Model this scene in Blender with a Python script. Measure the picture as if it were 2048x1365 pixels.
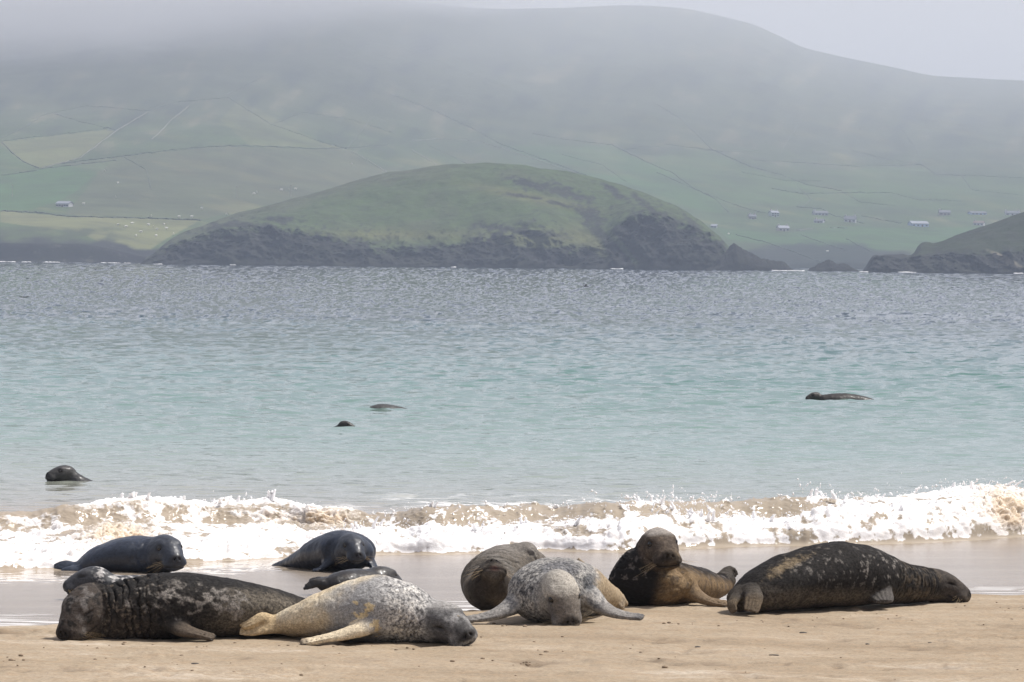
import bpy, math, random
import numpy as np
from mathutils import Matrix, Vector
for o in list(bpy.data.objects): bpy.data.objects.remove(o)
SC = bpy.context.scene
COL = SC.collection
R = math.radians
# ------------------------------------------------------------------ camera
F_PX, HC, HOR, ROLL = 9000.0, 3.6, 520.0, math.atan(21/2048)     # focal length in 2048-wide pixels, eye height over the sea
cam = bpy.data.cameras.new('camera'); camo = bpy.data.objects.new('camera', cam); COL.objects.link(camo)
cam.sensor_width = 36; cam.lens = 36*F_PX/2048; cam.clip_start = 1; cam.clip_end = 30000
pitch = math.atan((682.5-HOR)/F_PX)
CM = Matrix.Rotation(R(90)-pitch, 4, 'X') @ Matrix.Rotation(ROLL, 4, 'Z')
camo.matrix_world = Matrix.Translation((0, 0, HC)) @ CM
SC.camera = camo
# ------------------------------------------------------------------ sky, sun, exposure
SUN_EL, SUN_AZ = R(60), R(74)          # azimuth measured from straight ahead (+Y) towards the right (+X)
w = bpy.data.worlds.new('World'); SC.world = w; w.use_nodes = True
nt = w.node_tree; nt.nodes.clear()
sky = nt.nodes.new('ShaderNodeTexSky'); sky.sky_type = 'NISHITA'; sky.sun_disc = False
sky.sun_elevation = SUN_EL; sky.sun_rotation = SUN_AZ; sky.dust_density = 3.0; sky.air_density = 1.0
mix = nt.nodes.new('ShaderNodeMix'); mix.data_type = 'RGBA'; mix.inputs['Factor'].default_value = 0.62
mix.inputs[7].default_value = (6.6, 6.4, 6.9, 1)                  # thin even cloud veil over the clear sky
bg = nt.nodes.new('ShaderNodeBackground'); bg.inputs['Strength'].default_value = 0.08
wo = nt.nodes.new('ShaderNodeOutputWorld')
nt.links.new(sky.outputs[0], mix.inputs[6]); nt.links.new(mix.outputs[2], bg.inputs[0]); nt.links.new(bg.outputs[0], wo.inputs[0])
sl = bpy.data.lights.new('sun', 'SUN'); sl.energy = 4.0; sl.angle = R(5.0); sl.color = (1, 0.96, 0.91)
so = bpy.data.objects.new('sun', sl); COL.objects.link(so)
sdir = Vector((math.sin(SUN_AZ)*math.cos(SUN_EL), math.cos(SUN_AZ)*math.cos(SUN_EL), math.sin(SUN_EL)))
so.rotation_euler = sdir.to_track_quat('Z', 'Y').to_euler(); so.location = (20, 20, 60)
SC.view_settings.view_transform = 'Standard'; SC.view_settings.look = 'None'
SC.view_settings.exposure = 0.42; SC.view_settings.gamma = 1.0; SC.view_settings.use_curve_mapping = False
SC.cycles.use_denoising = True
SC.cycles.max_bounces = 6; SC.cycles.volume_bounces = 1
SC.cycles.sample_clamp_indirect = 4.0

# ------------------------------------------------------------------ helpers
RC = np.array(CM.to_3x3())
def unproj(px, py, d):
    """world point at depth d (distance along +Y) that the lens sees at photo pixel px, py"""
    px, py, d = np.broadcast_arrays(np.asarray(px, float), np.asarray(py, float), np.asarray(d, float))
    v = np.stack([(px-1024)/F_PX, -(py-682.5)/F_PX, -np.ones_like(px)], -1) @ RC.T
    return v*(d/v[..., 1])[..., None] + np.array([0, 0, HC])
def ground(px, py, z):
    v = np.array([(px-1024)/F_PX, -(py-682.5)/F_PX, -1.0]) @ RC.T
    return v*((z-HC)/v[2]) + np.array([0, 0, HC])
def proj(P):
    q = (P-np.array([0, 0, HC])) @ RC
    return 1024-F_PX*q[..., 0]/q[..., 2], 682.5+F_PX*q[..., 1]/q[..., 2]
def sstep(a, b, x):
    t = np.clip((x-a)/(b-a), 0, 1); return t*t*(3-2*t)
rng = np.random.default_rng(7)
_perm = rng.permutation(256).astype(np.int32); _perm = np.concatenate([_perm, _perm, _perm])
_grad = rng.normal(size=(256, 3)).astype(np.float32); _grad /= np.linalg.norm(_grad, axis=1)[:, None]
def perlin(P):
    P = np.asarray(P, np.float32); i = np.floor(P).astype(np.int32); f = P-i; i &= 255
    u = f*f*f*(f*(f*6-15)+10); out = 0
    for dx in (0, 1):
        wx = u[:, 0] if dx else 1-u[:, 0]; a = _perm[i[:, 0]+dx]
        for dy in (0, 1):
            wy = u[:, 1] if dy else 1-u[:, 1]; b = _perm[a+i[:, 1]+dy]
            for dz in (0, 1):
                wz = u[:, 2] if dz else 1-u[:, 2]; g = _grad[_perm[b+i[:, 2]+dz] & 255]
                out = out+wx*wy*wz*(g[:, 0]*(f[:, 0]-dx)+g[:, 1]*(f[:, 1]-dy)+g[:, 2]*(f[:, 2]-dz))
    return out*1.6
def fbm(P, octaves=4, gain=0.5, lac=2.03, kind='fbm'):
    P = np.asarray(P, np.float32); s = 0; a = 1.0; tot = 0
    for k in range(octaves):
        n = perlin(P+17.3*k)
        if kind == 'billow': n = np.abs(n)*2-0.5
        elif kind == 'ridge': n = 0.5-np.abs(n)*2
        s = s+a*n; tot += a; a *= gain; P = P*lac
    return s/tot
def n3(x, y, z=0.0):
    x, y, z = np.broadcast_arrays(x, y, z); return np.stack([x.ravel(), y.ravel(), z.ravel()], -1)
def mesh_np(name, verts, faces, mat=None, attrs=None, smooth=True, parent=None):
    """one mesh object from arrays; attrs: name -> per-vertex float or RGB array"""
    me = bpy.data.meshes.new(name); verts = np.asarray(verts, np.float32); faces = np.asarray(faces, np.int32)
    nv, nf, k = len(verts), len(faces), faces.shape[1]
    me.vertices.add(nv); me.vertices.foreach_set('co', verts.ravel())
    me.loops.add(nf*k); me.loops.foreach_set('vertex_index', faces.ravel())
    me.polygons.add(nf); me.polygons.foreach_set('loop_start', np.arange(0, nf*k, k, dtype=np.int32))
    me.polygons.foreach_set('loop_total', np.full(nf, k, np.int32))
    me.polygons.foreach_set('use_smooth', np.full(nf, smooth, bool))
    for a, v in (attrs or {}).items():
        v = np.asarray(v, np.float32)
        if v.ndim == 1:
            at = me.attributes.new(a, 'FLOAT', 'POINT'); at.data.foreach_set('value', v)
        else:
            at = me.attributes.new(a, 'FLOAT_COLOR', 'POINT')
            at.data.foreach_set('color', np.concatenate([v, np.ones((len(v), 1), np.float32)], 1).ravel())
    me.update(); me.validate()
    if mat: me.materials.append(mat)
    o = bpy.data.objects.new(name, me); COL.objects.link(o)
    if parent: o.parent = parent; o.matrix_parent_inverse = parent.matrix_world.inverted()
    return o
def grid_faces(nr, nc):
    i = np.arange(nr*nc).reshape(nr, nc)
    return np.stack([i[:-1, :-1].ravel(), i[:-1, 1:].ravel(), i[1:, 1:].ravel(), i[1:, :-1].ravel()], -1)
def tag(o, label=None, cat=None, group=None, kind=None):
    if label: o['label'] = label
    if cat: o['category'] = cat
    if group: o['group'] = group
    if kind: o['kind'] = kind
    return o
def empty(name, loc):
    o = bpy.data.objects.new(name, None); COL.objects.link(o); o.location = loc; o.empty_display_size = 0.2
    o.matrix_world = Matrix.Translation(loc); return o

class NT:
    """small node-tree writer"""
    def __init__(s, name):
        s.m = bpy.data.materials.new(name); s.m.use_nodes = True; s.t = s.m.node_tree; s.t.nodes.clear()
        s.out = s.t.nodes.new('ShaderNodeOutputMaterial')
    def n(s, typ, **kw):
        nd = s.t.nodes.new('ShaderNode'+typ)
        for k, v in kw.items(): setattr(nd, k, v)
        return nd
    def l(s, a, b): s.t.links.new(a, b)
    def attr(s, name): nd = s.n('Attribute'); nd.attribute_name = name; return nd
    def noise(s, scale, detail=4, rough=0.55, vec=None, stretch=None):
        nd = s.n('TexNoise'); nd.inputs['Scale'].default_value = scale; nd.inputs['Detail'].default_value = detail
        nd.inputs['Roughness'].default_value = rough
        g = s.n('NewGeometry'); src = vec or g.outputs['Position']
        if stretch:
            mp = s.n('Mapping'); mp.inputs['Scale'].default_value = stretch; s.l(src, mp.inputs['Vector']); src = mp.outputs[0]
        s.l(src, nd.inputs['Vector']); return nd
    def ramp(s, fac, stops):
        r = s.n('ValToRGB'); e = r.color_ramp.elements
        while len(e) < len(stops): e.new(0.5)
        for el, (p, c) in zip(e, stops):
            el.position = p; el.color = (c, c, c, 1) if not hasattr(c, '__len__') else (*c, 1)
        s.l(fac, r.inputs[0]); return r
    def math(s, op, a, b=None, c=None, clamp=False):
        m = s.n('Math', operation=op); m.use_clamp = clamp
        for k, v in enumerate((a, b, c)):
            if v is None: continue
            if hasattr(v, 'is_output'): s.l(v, m.inputs[k])
            else: m.inputs[k].default_value = v
        return m.outputs[0]
    def mixc(s, fac, a, b, blend='MIX'):
        m = s.n('Mix'); m.data_type = 'RGBA'; m.blend_type = blend
        for k, v in ((0, fac), (6, a), (7, b)):
            if hasattr(v, 'is_output'): s.l(v, m.inputs[k])
            elif k == 0: m.inputs[0].default_value = v
            else: m.inputs[k].default_value = (*v, 1)
        return m.outputs[2]
    def bump(s, h, strength=0.5, dist=0.01):
        b = s.n('Bump'); b.inputs['Strength'].default_value = strength; b.inputs['Distance'].default_value = dist
        s.l(h, b.inputs['Height']); return b.outputs[0]
    def pbr(s, **kw):
        p = s.n('BsdfPrincipled')
        for k, v in kw.items():
            key = k.replace('_', ' ')
            if hasattr(v, 'is_output'): s.l(v, p.inputs[key])
            elif hasattr(v, '__len__') and len(v) == 3 and key not in ('Normal', 'Subsurface Radius'): p.inputs[key].default_value = (*v, 1)
            else: p.inputs[key].default_value = v
        s.l(p.outputs[0], s.out.inputs[0]); return p
def flat(name, c, rough=0.7):
    m = NT(name); nz = m.noise(3.0, 4)
    col = m.mixc(m.math('MULTIPLY', nz.outputs[0], 0.5), c, tuple(x*0.6 for x in c))
    m.pbr(Base_Color=col, Roughness=rough); return m.m
def cr(xs, pts):
    """smooth interpolation of (x, value) pairs"""
    p = np.asarray(pts, float); x, y = p[:, 0], p[:, 1]
    m = np.gradient(y, x); i = np.clip(np.searchsorted(x, xs)-1, 0, len(x)-2); h = x[i+1]-x[i]; t = np.clip((xs-x[i])/h, 0, 1)
    return (2*t**3-3*t**2+1)*y[i]+(t**3-2*t**2+t)*h*m[i]+(-2*t**3+3*t**2)*y[i+1]+(t**3-t**2)*h*m[i+1]
def lerp(a, b, t): return a*(1-t[:, None])+np.asarray(b)*t[:, None]
def blob(px, py, cx, cy, rx, ry, rot=0.0):
    c, s = math.cos(rot), math.sin(rot); u = ((px-cx)*c+(py-cy)*s)/rx; v = (-(px-cx)*s+(py-cy)*c)/ry; return np.exp(-(u*u+v*v))
# ================================================================== BEACH
def berm_edge(x): return 42.0+0.53*x+0.18*np.sin(x*1.9+0.5)+0.1*np.sin(x*4.7)
def beach_z(x, y, detail=True):
    x, y = np.broadcast_arrays(np.asarray(x, float), np.asarray(y, float)); s = x.shape
    e = y-berm_edge(x)
    z = 0.35-0.13*sstep(-0.25, 1.0, e)-0.0172*np.clip(e-0.6, 0, 40)
    if detail:
        dry = 1-sstep(-0.3, 0.5, e)
        n = fbm(n3(x*0.55, y*0.45), 3)*0.035+fbm(n3(x*2.2, y*1.6, 5.0), 3)*0.016
        z = z+(n.reshape(s))*(0.15+0.85*dry)
    return z
def beach():
    ys = np.concatenate([np.linspace(24, 33, 40, endpoint=False), np.linspace(33, 47, 300, endpoint=False), np.linspace(47, 75, 90)])
    u = np.linspace(-0.165, 0.165, 470)
    Y = np.repeat(ys[:, None], len(u), 1); X = u[None]*Y
    e = Y-berm_edge(X)
    Z = beach_z(X, Y)
    dry = 1-sstep(-0.35, 0.4, e)
    lump = fbm(n3(X*7, Y*5, 9.), 3).reshape(X.shape); fine = fbm(n3(X*16, Y*9, 3.), 2).reshape(X.shape)
    scuff = sstep(0.1, 0.5, fbm(n3(X*0.9, Y*0.7, 21.), 3).reshape(X.shape))
    Z = Z+dry*((0.010+0.022*scuff)*lump+0.010*fine*(0.4+scuff))
    damp = np.zeros_like(X); cen = [(rng.uniform(-5, 5), rng.uniform(33.5, 43), rng.uniform(.1, .7)) for _ in range(48)]
    for k in range(420):                                                   # flipper dents and drag marks, in clusters
        q0 = cen[rng.integers(48)]; cx, cy = rng.normal(q0[0], q0[2]), rng.normal(q0[1], .16); 
        if cy > berm_edge(cx)-0.4: continue
        rx, ry = rng.uniform(.03, .14), rng.uniform(.05, .13); jx = np.searchsorted(ys, [cy-.5, cy+.5]); sl_ = slice(*jx); q = ((X[sl_]-cx)/rx)**2+((Y[sl_]-cy)/ry)**2; q = np.exp(-q)
        a_ = rng.uniform(-.035, .022); Z[sl_] += a_*q; damp[sl_] += q*(.9 if a_ < 0 else .3)*rng.uniform(.3, 1)  # dents also darkened in colour: painted shadow plus damper turned sand
    wet = sstep(-0.12, 0.22, e+0.12*fbm(n3(X*1.7, Y*1.2, 2.), 3).reshape(X.shape))
    st = fbm(n3(X*1.1, Y*6.5, 4.), 3).reshape(X.shape)
    foam = sstep(0.05, 0.35, st+0.12)*np.exp(-((e-2.3)/0.5)**2)+0.7*sstep(0.1, 0.4, st)*np.exp(-((e-3.4)/0.3)**2)
    foam = np.clip(foam, 0, 1)
    m = NT('beach_sand')
    wa, fo = m.attr('wet').outputs['Fac'], m.attr('foam').outputs['Fac']
    n1 = m.noise(1.0, 5, 0.6, stretch=(0.5, 1.3, 1)).outputs[0]; n2 = m.noise(9, 5, 0.65, stretch=(0.7, 1.2, 1)).outputs[0]; n4 = m.noise(240, 2, 0.5).outputs[0]
    dryc = m.ramp(n1, [(0.34, (0.225, 0.172, 0.114)), (0.48, (0.30, 0.24, 0.168)), (0.58, (0.34, 0.276, 0.20)), (0.68, (0.46, 0.395, 0.315))]).outputs[0]
    dryc = m.mixc(m.ramp(n2, [(0.42, 0.0), (0.72, 0.75)]).outputs[0], dryc, (0.30, 0.205, 0.12))
    dryc = m.mixc(m.math('MULTIPLY', n4, 0.45), dryc, (0.32, 0.25, 0.17))
    dryc = m.mixc(1.0, dryc, m.ramp(m.noise(30, 4, 0.75).outputs[0], [(0.32, 0.72), (0.5, 1.0), (0.68, 1.22)]).outputs[0], 'MULTIPLY')
    dryc = m.mixc(m.math('MULTIPLY', m.attr('damp').outputs['Fac'], 0.62), dryc, (0.13, 0.092, 0.06))
    wetc = m.ramp(m.noise(0.8, 3, 0.5, stretch=(0.35, 1.6, 1)).outputs[0], [(0.3, (0.225, 0.185, 0.145)), (0.7, (0.285, 0.24, 0.192))]).outputs[0]
    c = m.mixc(wa, dryc, wetc); c = m.mixc(fo, c, (0.8, 0.8, 0.8))
    ro = m.mixc(wa, (0.85,)*3, (0.24,)*3)
    ro = m.mixc(fo, ro, (0.6,)*3)
    rip = m.noise(3.2, 3, 0.6, stretch=(0.5, 3.0, 1)).outputs[0]
    n5 = m.noise(48, 4, 0.7).outputs[0]; dryc2 = m.math('ADD', m.math('MULTIPLY', n4, 0.5), n5)
    hb = m.mixc(wa, dryc2, rip)
    b = m.bump(hb, 0.5, 0.014)
    m.pbr(Base_Color=c, Roughness=ro, IOR=1.38, Normal=b)
    o = mesh_np('beach', n3(X, Y, Z), grid_faces(*X.shape), m.m, {'wet': wet.ravel(), 'foam': foam.ravel(), 'damp': np.clip(damp, 0, 1).ravel()})
    tag(o, 'pale damp sand beach with a low berm edge', None, None, 'structure')
    return o
beach()
# seabed under everything else so that the beach sheet runs on under the land to the horizon
def seabed():
    m = NT('seabed_sand'); n = m.noise(0.05, 4)
    m.pbr(Base_Color=m.ramp(n.outputs[0], [(0.3, (0.16, 0.14, 0.10)), (0.7, (0.22, 0.2, 0.15))]).outputs[0], Roughness=0.9)
    ys = np.array([-300, 20, 26.0, 74, 120, 400, 1500, 4000, 9000]); u = np.linspace(-1, 1, 9)
    hw = np.array([600, 60, 60, 80, 160, 500, 1200, 3000, 4000])
    Y = np.repeat(ys[:, None], 9, 1); X = u[None]*hw[:, None]
    zz = np.array([0.1, 0.1, 0.0, -0.6, -2, -4, -8, -9, -9.0]); Z = np.repeat(zz[:, None], 9, 1)
    tag(mesh_np('seabed', n3(X, Y, Z), grid_faces(9, 9), m.m), 'sand seabed and ground sheet under the bay', None, None, 'structure')
seabed()

# ================================================================== WATER MATERIAL (shared by the open sea and the surf)
def water_mat():
    m = NT('sea_water')
    g = m.n('NewGeometry'); sp = m.n('SeparateXYZ'); m.l(g.outputs['Position'], sp.inputs[0])
    yy = m.math('ADD', sp.outputs[1], m.math('MULTIPLY', sp.outputs[0], 0.15))
    big = m.noise(0.035, 3, 0.5, stretch=(0.5, 1, 1)).outputs[0]
    # real depth of colour: sand-laden shallows, turquoise over pale sand, slate over deep water
    lg = m.math('LOGARITHM', m.math('MAXIMUM', yy, 10.0), 10.0)
    lg = m.math('ADD', lg, m.math('MULTIPLY', m.math('SUBTRACT', big, 0.5), 0.16))
    t = m.math('MULTIPLY', m.math('SUBTRACT', lg, 1.7), 1/1.2)           # 50 m -> 0, 800 m -> 1
    c = m.ramp(t, [(0.0, (0.36, 0.295, 0.225)), (0.075, (0.31, 0.265, 0.205)), (0.12, (0.25, 0.27, 0.23)), (0.19, (0.17, 0.245, 0.21)), (0.36, (0.085, 0.172, 0.15)),
                   (0.50, (0.042, 0.10, 0.098)), (0.62, (0.025, 0.048, 0.064)), (0.85, (0.020, 0.031, 0.050))]).outputs[0]
    fo = m.attr('foam').outputs['Fac']
    # drifting foam lace behind the breaker
    vo = m.n('TexVoronoi'); vo.feature = 'DISTANCE_TO_EDGE'; vo.inputs['Scale'].default_value = 1.5
    wv = m.noise(1.4, 4, 0.6, stretch=(0.6, 0.8, 1)); mp = m.n('Mapping'); mp.inputs['Scale'].default_value = (0.55, 0.4, 1)
    va = m.n('VectorMath', operation='ADD'); vs = m.n('VectorMath', operation='SCALE'); vs.inputs['Scale'].default_value = 2.2
    m.l(wv.outputs['Color'], vs.inputs[0]); m.l(g.outputs['Position'], va.inputs[0]); m.l(vs.outputs[0], va.inputs[1]); m.l(va.outputs[0], mp.inputs[0]); m.l(mp.outputs[0], vo.inputs['Vector'])
    lace = m.ramp(vo.outputs[0], [(0.0, 1.0), (0.05, 0.5), (0.1, 0.0)]).outputs[0]
    la = m.attr('lace').outputs['Fac']
    lace = m.math('MULTIPLY', m.math('MULTIPLY', lace, la), m.ramp(m.noise(0.5, 3).outputs[0], [(0.4, 0.0), (0.6, 1.0)]).outputs[0])
    ftex = m.noise(16, 5, 0.7).outputs[0]
    fsharp = m.math('ADD', fo, m.math('MULTIPLY', m.math('SUBTRACT', ftex, 0.5), 0.9))
    fac = m.math('MAXIMUM', m.ramp(fsharp, [(0.38, 0.0), (0.62, 1.0)]).outputs[0], lace)
    rip = m.noise(7.0, 4, 0.6, stretch=(0.6, 1.3, 1)).outputs[0]
    # true wave slope carried on the mesh, with fine capillary ripple added
    vadd = m.n('VectorMath', operation='ADD'); vsc = m.n('VectorMath', operation='MULTIPLY'); vsb = m.n('VectorMath', operation='SUBTRACT'); vnn = m.n('VectorMath', operation='NORMALIZE')
    rc = m.noise(5.0, 3, 0.6, stretch=(0.55, 1.4, 1)).outputs['Color']; m.l(rc, vsb.inputs[0]); vsb.inputs[1].default_value = (.5, .5, .5); m.l(vsb.outputs[0], vsc.inputs[0]); vsc.inputs[1].default_value = (.24, .32, 0)
    m.l(vsc.outputs[0], vadd.inputs[0]); m.l(m.attr('wave_normal').outputs['Vector'], vadd.inputs[1]); m.l(vadd.outputs[0], vnn.inputs[0]); nb = vnn.outputs[0]
    p = m.n('BsdfPrincipled'); m.l(c, p.inputs['Base Color']); p.inputs['Roughness'].default_value = 0.07; p.inputs['IOR'].default_value = 1.33; m.l(nb, p.inputs['Normal'])
    fn = m.noise(45, 4, 0.7).outputs[0]
    fcol = m.mixc(m.ramp(m.attr('sandy').outputs['Fac'], [(0.0, 0.0), (1.0, 1.0)]).outputs[0], (0.80, 0.785, 0.78), (0.46, 0.36, 0.255))
    q = m.n('BsdfPrincipled'); m.l(fcol, q.inputs['Base Color']); q.inputs['Roughness'].default_value = 0.75
    q.inputs['Subsurface Weight'].default_value = 1.0; q.inputs['Subsurface Radius'].default_value = (1, 1, 1); q.inputs['Subsurface Scale'].default_value = 0.08
    m.l(m.bump(fn, 0.5, 0.02), q.inputs['Normal'])
    ms = m.n('MixShader'); m.l(fac, ms.inputs[0]); m.l(p.outputs[0], ms.inputs[1]); m.l(q.outputs[0], ms.inputs[2]); m.l(ms.outputs[0], m.out.inputs[0])
    return m.m
WATER = water_mat()
_wr = np.random.default_rng(3)
WAVES = []
for k in range(34):
    lam = 0.36*1.105**(k % 17)*_wr.uniform(0.9, 1.1); th = _wr.normal(0, 0.55)+0.15
    WAVES.append((2*np.pi/lam*np.sin(th), 2*np.pi/lam*np.cos(th), _wr.uniform(0, 6.28), 0.0062*lam**0.75))
def sea_z(X, Y):
    Z = np.zeros_like(X); m = 0.75+0.6*fbm(n3(X*0.03, Y*0.015, 8.), 2).reshape(X.shape)
    near = 0.35+0.65*sstep(62, 130, Y)
    for kx, ky, ph, a in WAVES:
        Z += a*np.sin(kx*X+ky*Y+ph)
    Z += 0.05*np.sin(Y*0.55+0.08*X+0.9*np.sin(X*0.12))*sstep(60, 75, Y)
    far = 1+0.8*sstep(150, 700, Y)
    return Z*m*near*far
def sea_n(X, Y):
    sx = np.zeros_like(X); sy = np.zeros_like(X); m = (0.75+0.6*fbm(n3(X*0.03, Y*0.015, 8.), 2).reshape(X.shape))*(0.35+0.65*sstep(62, 130, Y))
    for kx, ky, ph, a in WAVES:
        c = a*np.cos(kx*X+ky*Y+ph); sx += c*kx; sy += c*ky
    return n3(-sx*m*1.0, -sy*m*1.0, np.ones_like(X))
def sea():
    d = [60.8]
    while d[-1] < 2900:
        d.append(d[-1]+max(0.07, 0.42*d[-1]**2/(HC*F_PX/2)))
    ys = np.array(d); u = np.linspace(-0.165, 0.165, 640)
    Y = np.repeat(ys[:, None], len(u), 1); X = u[None]*Y
    Y = Y+fbm(n3(X*0.5, Y*0.5), 1).reshape(X.shape)*np.gradient(ys)[:, None]*0.8
    Z = sea_z(X, Y)-0.10*(1-sstep(60.8, 61.8, Y))
    lace = sstep(61.5, 63, Y)*(1-sstep(66, 70, Y))*sstep(-3.5, -1, X)*(1-sstep(1.5, 6, X))
    o = mesh_np('sea', n3(X, Y, Z), grid_faces(*X.shape), WATER, {'foam': np.zeros(X.size), 'lace': lace.ravel(), 'sandy': np.zeros(X.size), 'wave_normal': sea_n(X, Y)})
    tag(o, 'rippled turquoise to slate sea in the bay', None, None, 'structure')
sea()
# ================================================================== LAND ACROSS THE BAY
def horizon(px): return HOR+(px-1024)*21/2048
def z_at(px, py, d): return HC+(horizon(px)-py)*d/F_PX
def land_mat(name, scale):
    m = NT(name); a = m.attr('tint').outputs['Color']
    n = m.noise(scale, 6, 0.7).outputs[0]; n2 = m.noise(scale*7, 3, 0.7).outputs[0]
    c = m.mixc(m.ramp(n, [(0.38, 0.0), (0.66, 0.55)]).outputs[0], a, (0.035, 0.038, 0.025))
    rk = m.attr('rock').outputs['Fac']
    fleck = m.math('MULTIPLY', m.ramp(n2, [(0.60, 0.0), (0.68, 1.0)]).outputs[0], rk)
    c = m.mixc(m.math('MULTIPLY', fleck, 0.45), c, (0.22, 0.21, 0.18))
    m.pbr(Base_Color=c, Roughness=0.95, Specular_IOR_Level=0.15, Normal=m.bump(n, 0.8, 2.0)); return m.m
GRASS, HEATH, ROCK, DRYG = np.array([0.062, 0.090, 0.035]), np.array([0.072, 0.080, 0.050]), np.array([0.014, 0.014, 0.016]), np.array([0.17, 0.165, 0.07])
SHORE = lambda px: horizon(px)+15.5
# ---- mountain with fields
M_CREST = [(-500, 40), (0, 25), (300, -10), (600, -25), (850, 10), (1000, 20), (1100, 18), (1300, 15), (1380, 22), (1430, 33), (1500, 50), (1550, 72), (1600, 95), (1650, 107), (1780, 135), (1850, 150), (1950, 157), (2048, 163), (2600, 190)]
def m_depth(px, v):
    y0 = 2230+520*sstep(300, 1500, px)
    y1 = 4300+600*sstep(300, 1200, px)
    return y0+(y1-y0)*(0.35*v+0.65*v**1.4)
def m_point(px, py):
    """depth of the hillside under a photo pixel"""
    v = np.clip((SHORE(px)-py)/(SHORE(px)-cr(px, M_CREST)), 0, 1); return m_depth(px, v)
def hill_rough(X, Y, v):
    s = X.shape
    return (fbm(n3(X*0.004, Y*0.0022, 3.), 4).reshape(s)*16*sstep(0.12, 0.6, v)+fbm(n3(X*0.03, Y*0.012, 7.), 3).reshape(s)*1.6*sstep(0.05, 0.25, v))
def mountain_pts(px, v):
    Y = m_depth(px, v); crest = cr(px.ravel(), M_CREST).reshape(px.shape)
    sh = SHORE(px); g = v-0.03*np.sin(v*6.28)
    py = sh+(crest-sh)*g
    cl = 40*(1-sstep(150, 330, px))+6+12*np.exp(-((px-1680)/120)**2)                # coast cliff in pixels
    py = py-cl*sstep(0.002, 0.012, v)*(1-sstep(0.05, 0.3, v))*0.7
    X = (px-1024)/F_PX*Y
    Z = z_at(px, py, Y)*np.where(v < 1e-6, -0.2, 1)
    Z = Z+hill_rough(X, Y, v)*(1-0.85*sstep(0.9, 1.0, v))
    return X, Y, Z
def mountain():
    pxs = np.linspace(-520, 2560, 640); vs = np.concatenate([[0, 0.003, 0.006, 0.009, 0.012], np.linspace(0.016, 1, 250)])
    PX, V = np.meshgrid(pxs, vs); X, Y, Z = mountain_pts(PX, V)
    bX, bY = X[-1:]*1.15, Y[-1:]+900; bZ = Z[-1:]-150                                # the far side falls away behind the crest
    P = n3(np.vstack([X, bX]), np.vstack([Y, bY]), np.vstack([Z, bZ])); nr = len(vs)+1
    px, py = proj(P); v = np.concatenate([V, np.ones((1, 640))]).ravel()
    big = fbm(n3(P[:, 0]*0.008, P[:, 1]*0.004), 4); med = fbm(n3(P[:, 0]*0.03, P[:, 1]*0.012, 5.), 4); st = fbm(n3(px*0.006+py*0.004, py*0.05-px*0.012, 2.), 4)
    c = np.tile(GRASS, (len(P), 1))
    heath = np.clip(sstep(330, 170, py-0.05*px+40*big)+0.55*sstep(0.0, 0.5, med+0.3*st), 0, 1)
    heath = np.maximum(heath*(1-0.5*blob(px, py, 600, 300, 320, 70)), 0.75*blob(px, py, 560, 350, 260, 45))
    c = lerp(c, HEATH, heath*0.85)
    gul = fbm(n3(px*.016+py*.01, py*.016, 8.), 5, .6); c = lerp(c, [.028, .036, .028], .75*sstep(.02, .35, gul)*sstep(380, 220, py)); c = lerp(c, [.16, .145, .09], .6*sstep(.12, .4, -gul+.3*med)*sstep(420, 250, py))
    c = lerp(c, DRYG, np.clip(0.75*sstep(0.05, 0.5, st)*sstep(150, 330, py)*(1-sstep(440, 480, py)), 0, 0.7))
    for poly, col, a in FIELDS:                                                      # enclosed fields, each its own sward
        poly = np.array(poly, float); ins = np.zeros(len(P), bool)
        for k in range(len(poly)):
            (x1, y1), (x2, y2) = poly[k], poly[(k+1) % len(poly)]
            hit = ((y1 > py) != (y2 > py)) & (px < (x2-x1)*(py-y1)/(y2-y1+1e-9)+x1); ins ^= hit
        c = lerp(c, col, ins*a)
    edge = fbm(n3(px*0.02, py*0.05, 3.), 4)
    bush = sstep(0.2, 0.6, edge+0.4)*sstep(448, 462, py)*(1-sstep(210, 290, px+40*edge))
    c = lerp(c, [0.05, 0.065, 0.03], bush*0.9)
    rock = np.maximum(sstep(-12, 0, py-(SHORE(px)-24-16*(1-sstep(200, 300, px))-26*np.exp(-((px-1650)/150)**2))+14*edge)*np.where(px < 330, 1, 0.85), sstep(0.05, 0.4, st)*0.15*(v > .3))
    rock[py > SHORE(px)-5] = 1
    c = lerp(c, ROCK*0.9, rock)
    o = mesh_np('mountain', P, grid_faces(nr, 640), land_mat('hillside', 0.02), {'tint': c, 'rock': np.clip(rock*0.3+0.05, 0, 1)})
    tag(o, 'hazy green mountainside with fields and low sea cliffs', None, None, 'structure')
GR1, GR2, YG, BR = np.array([0.058, 0.112, 0.036]), np.array([0.075, 0.115, 0.042]), np.array([0.155, 0.155, 0.068]), np.array([0.095, 0.092, 0.054])
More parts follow.
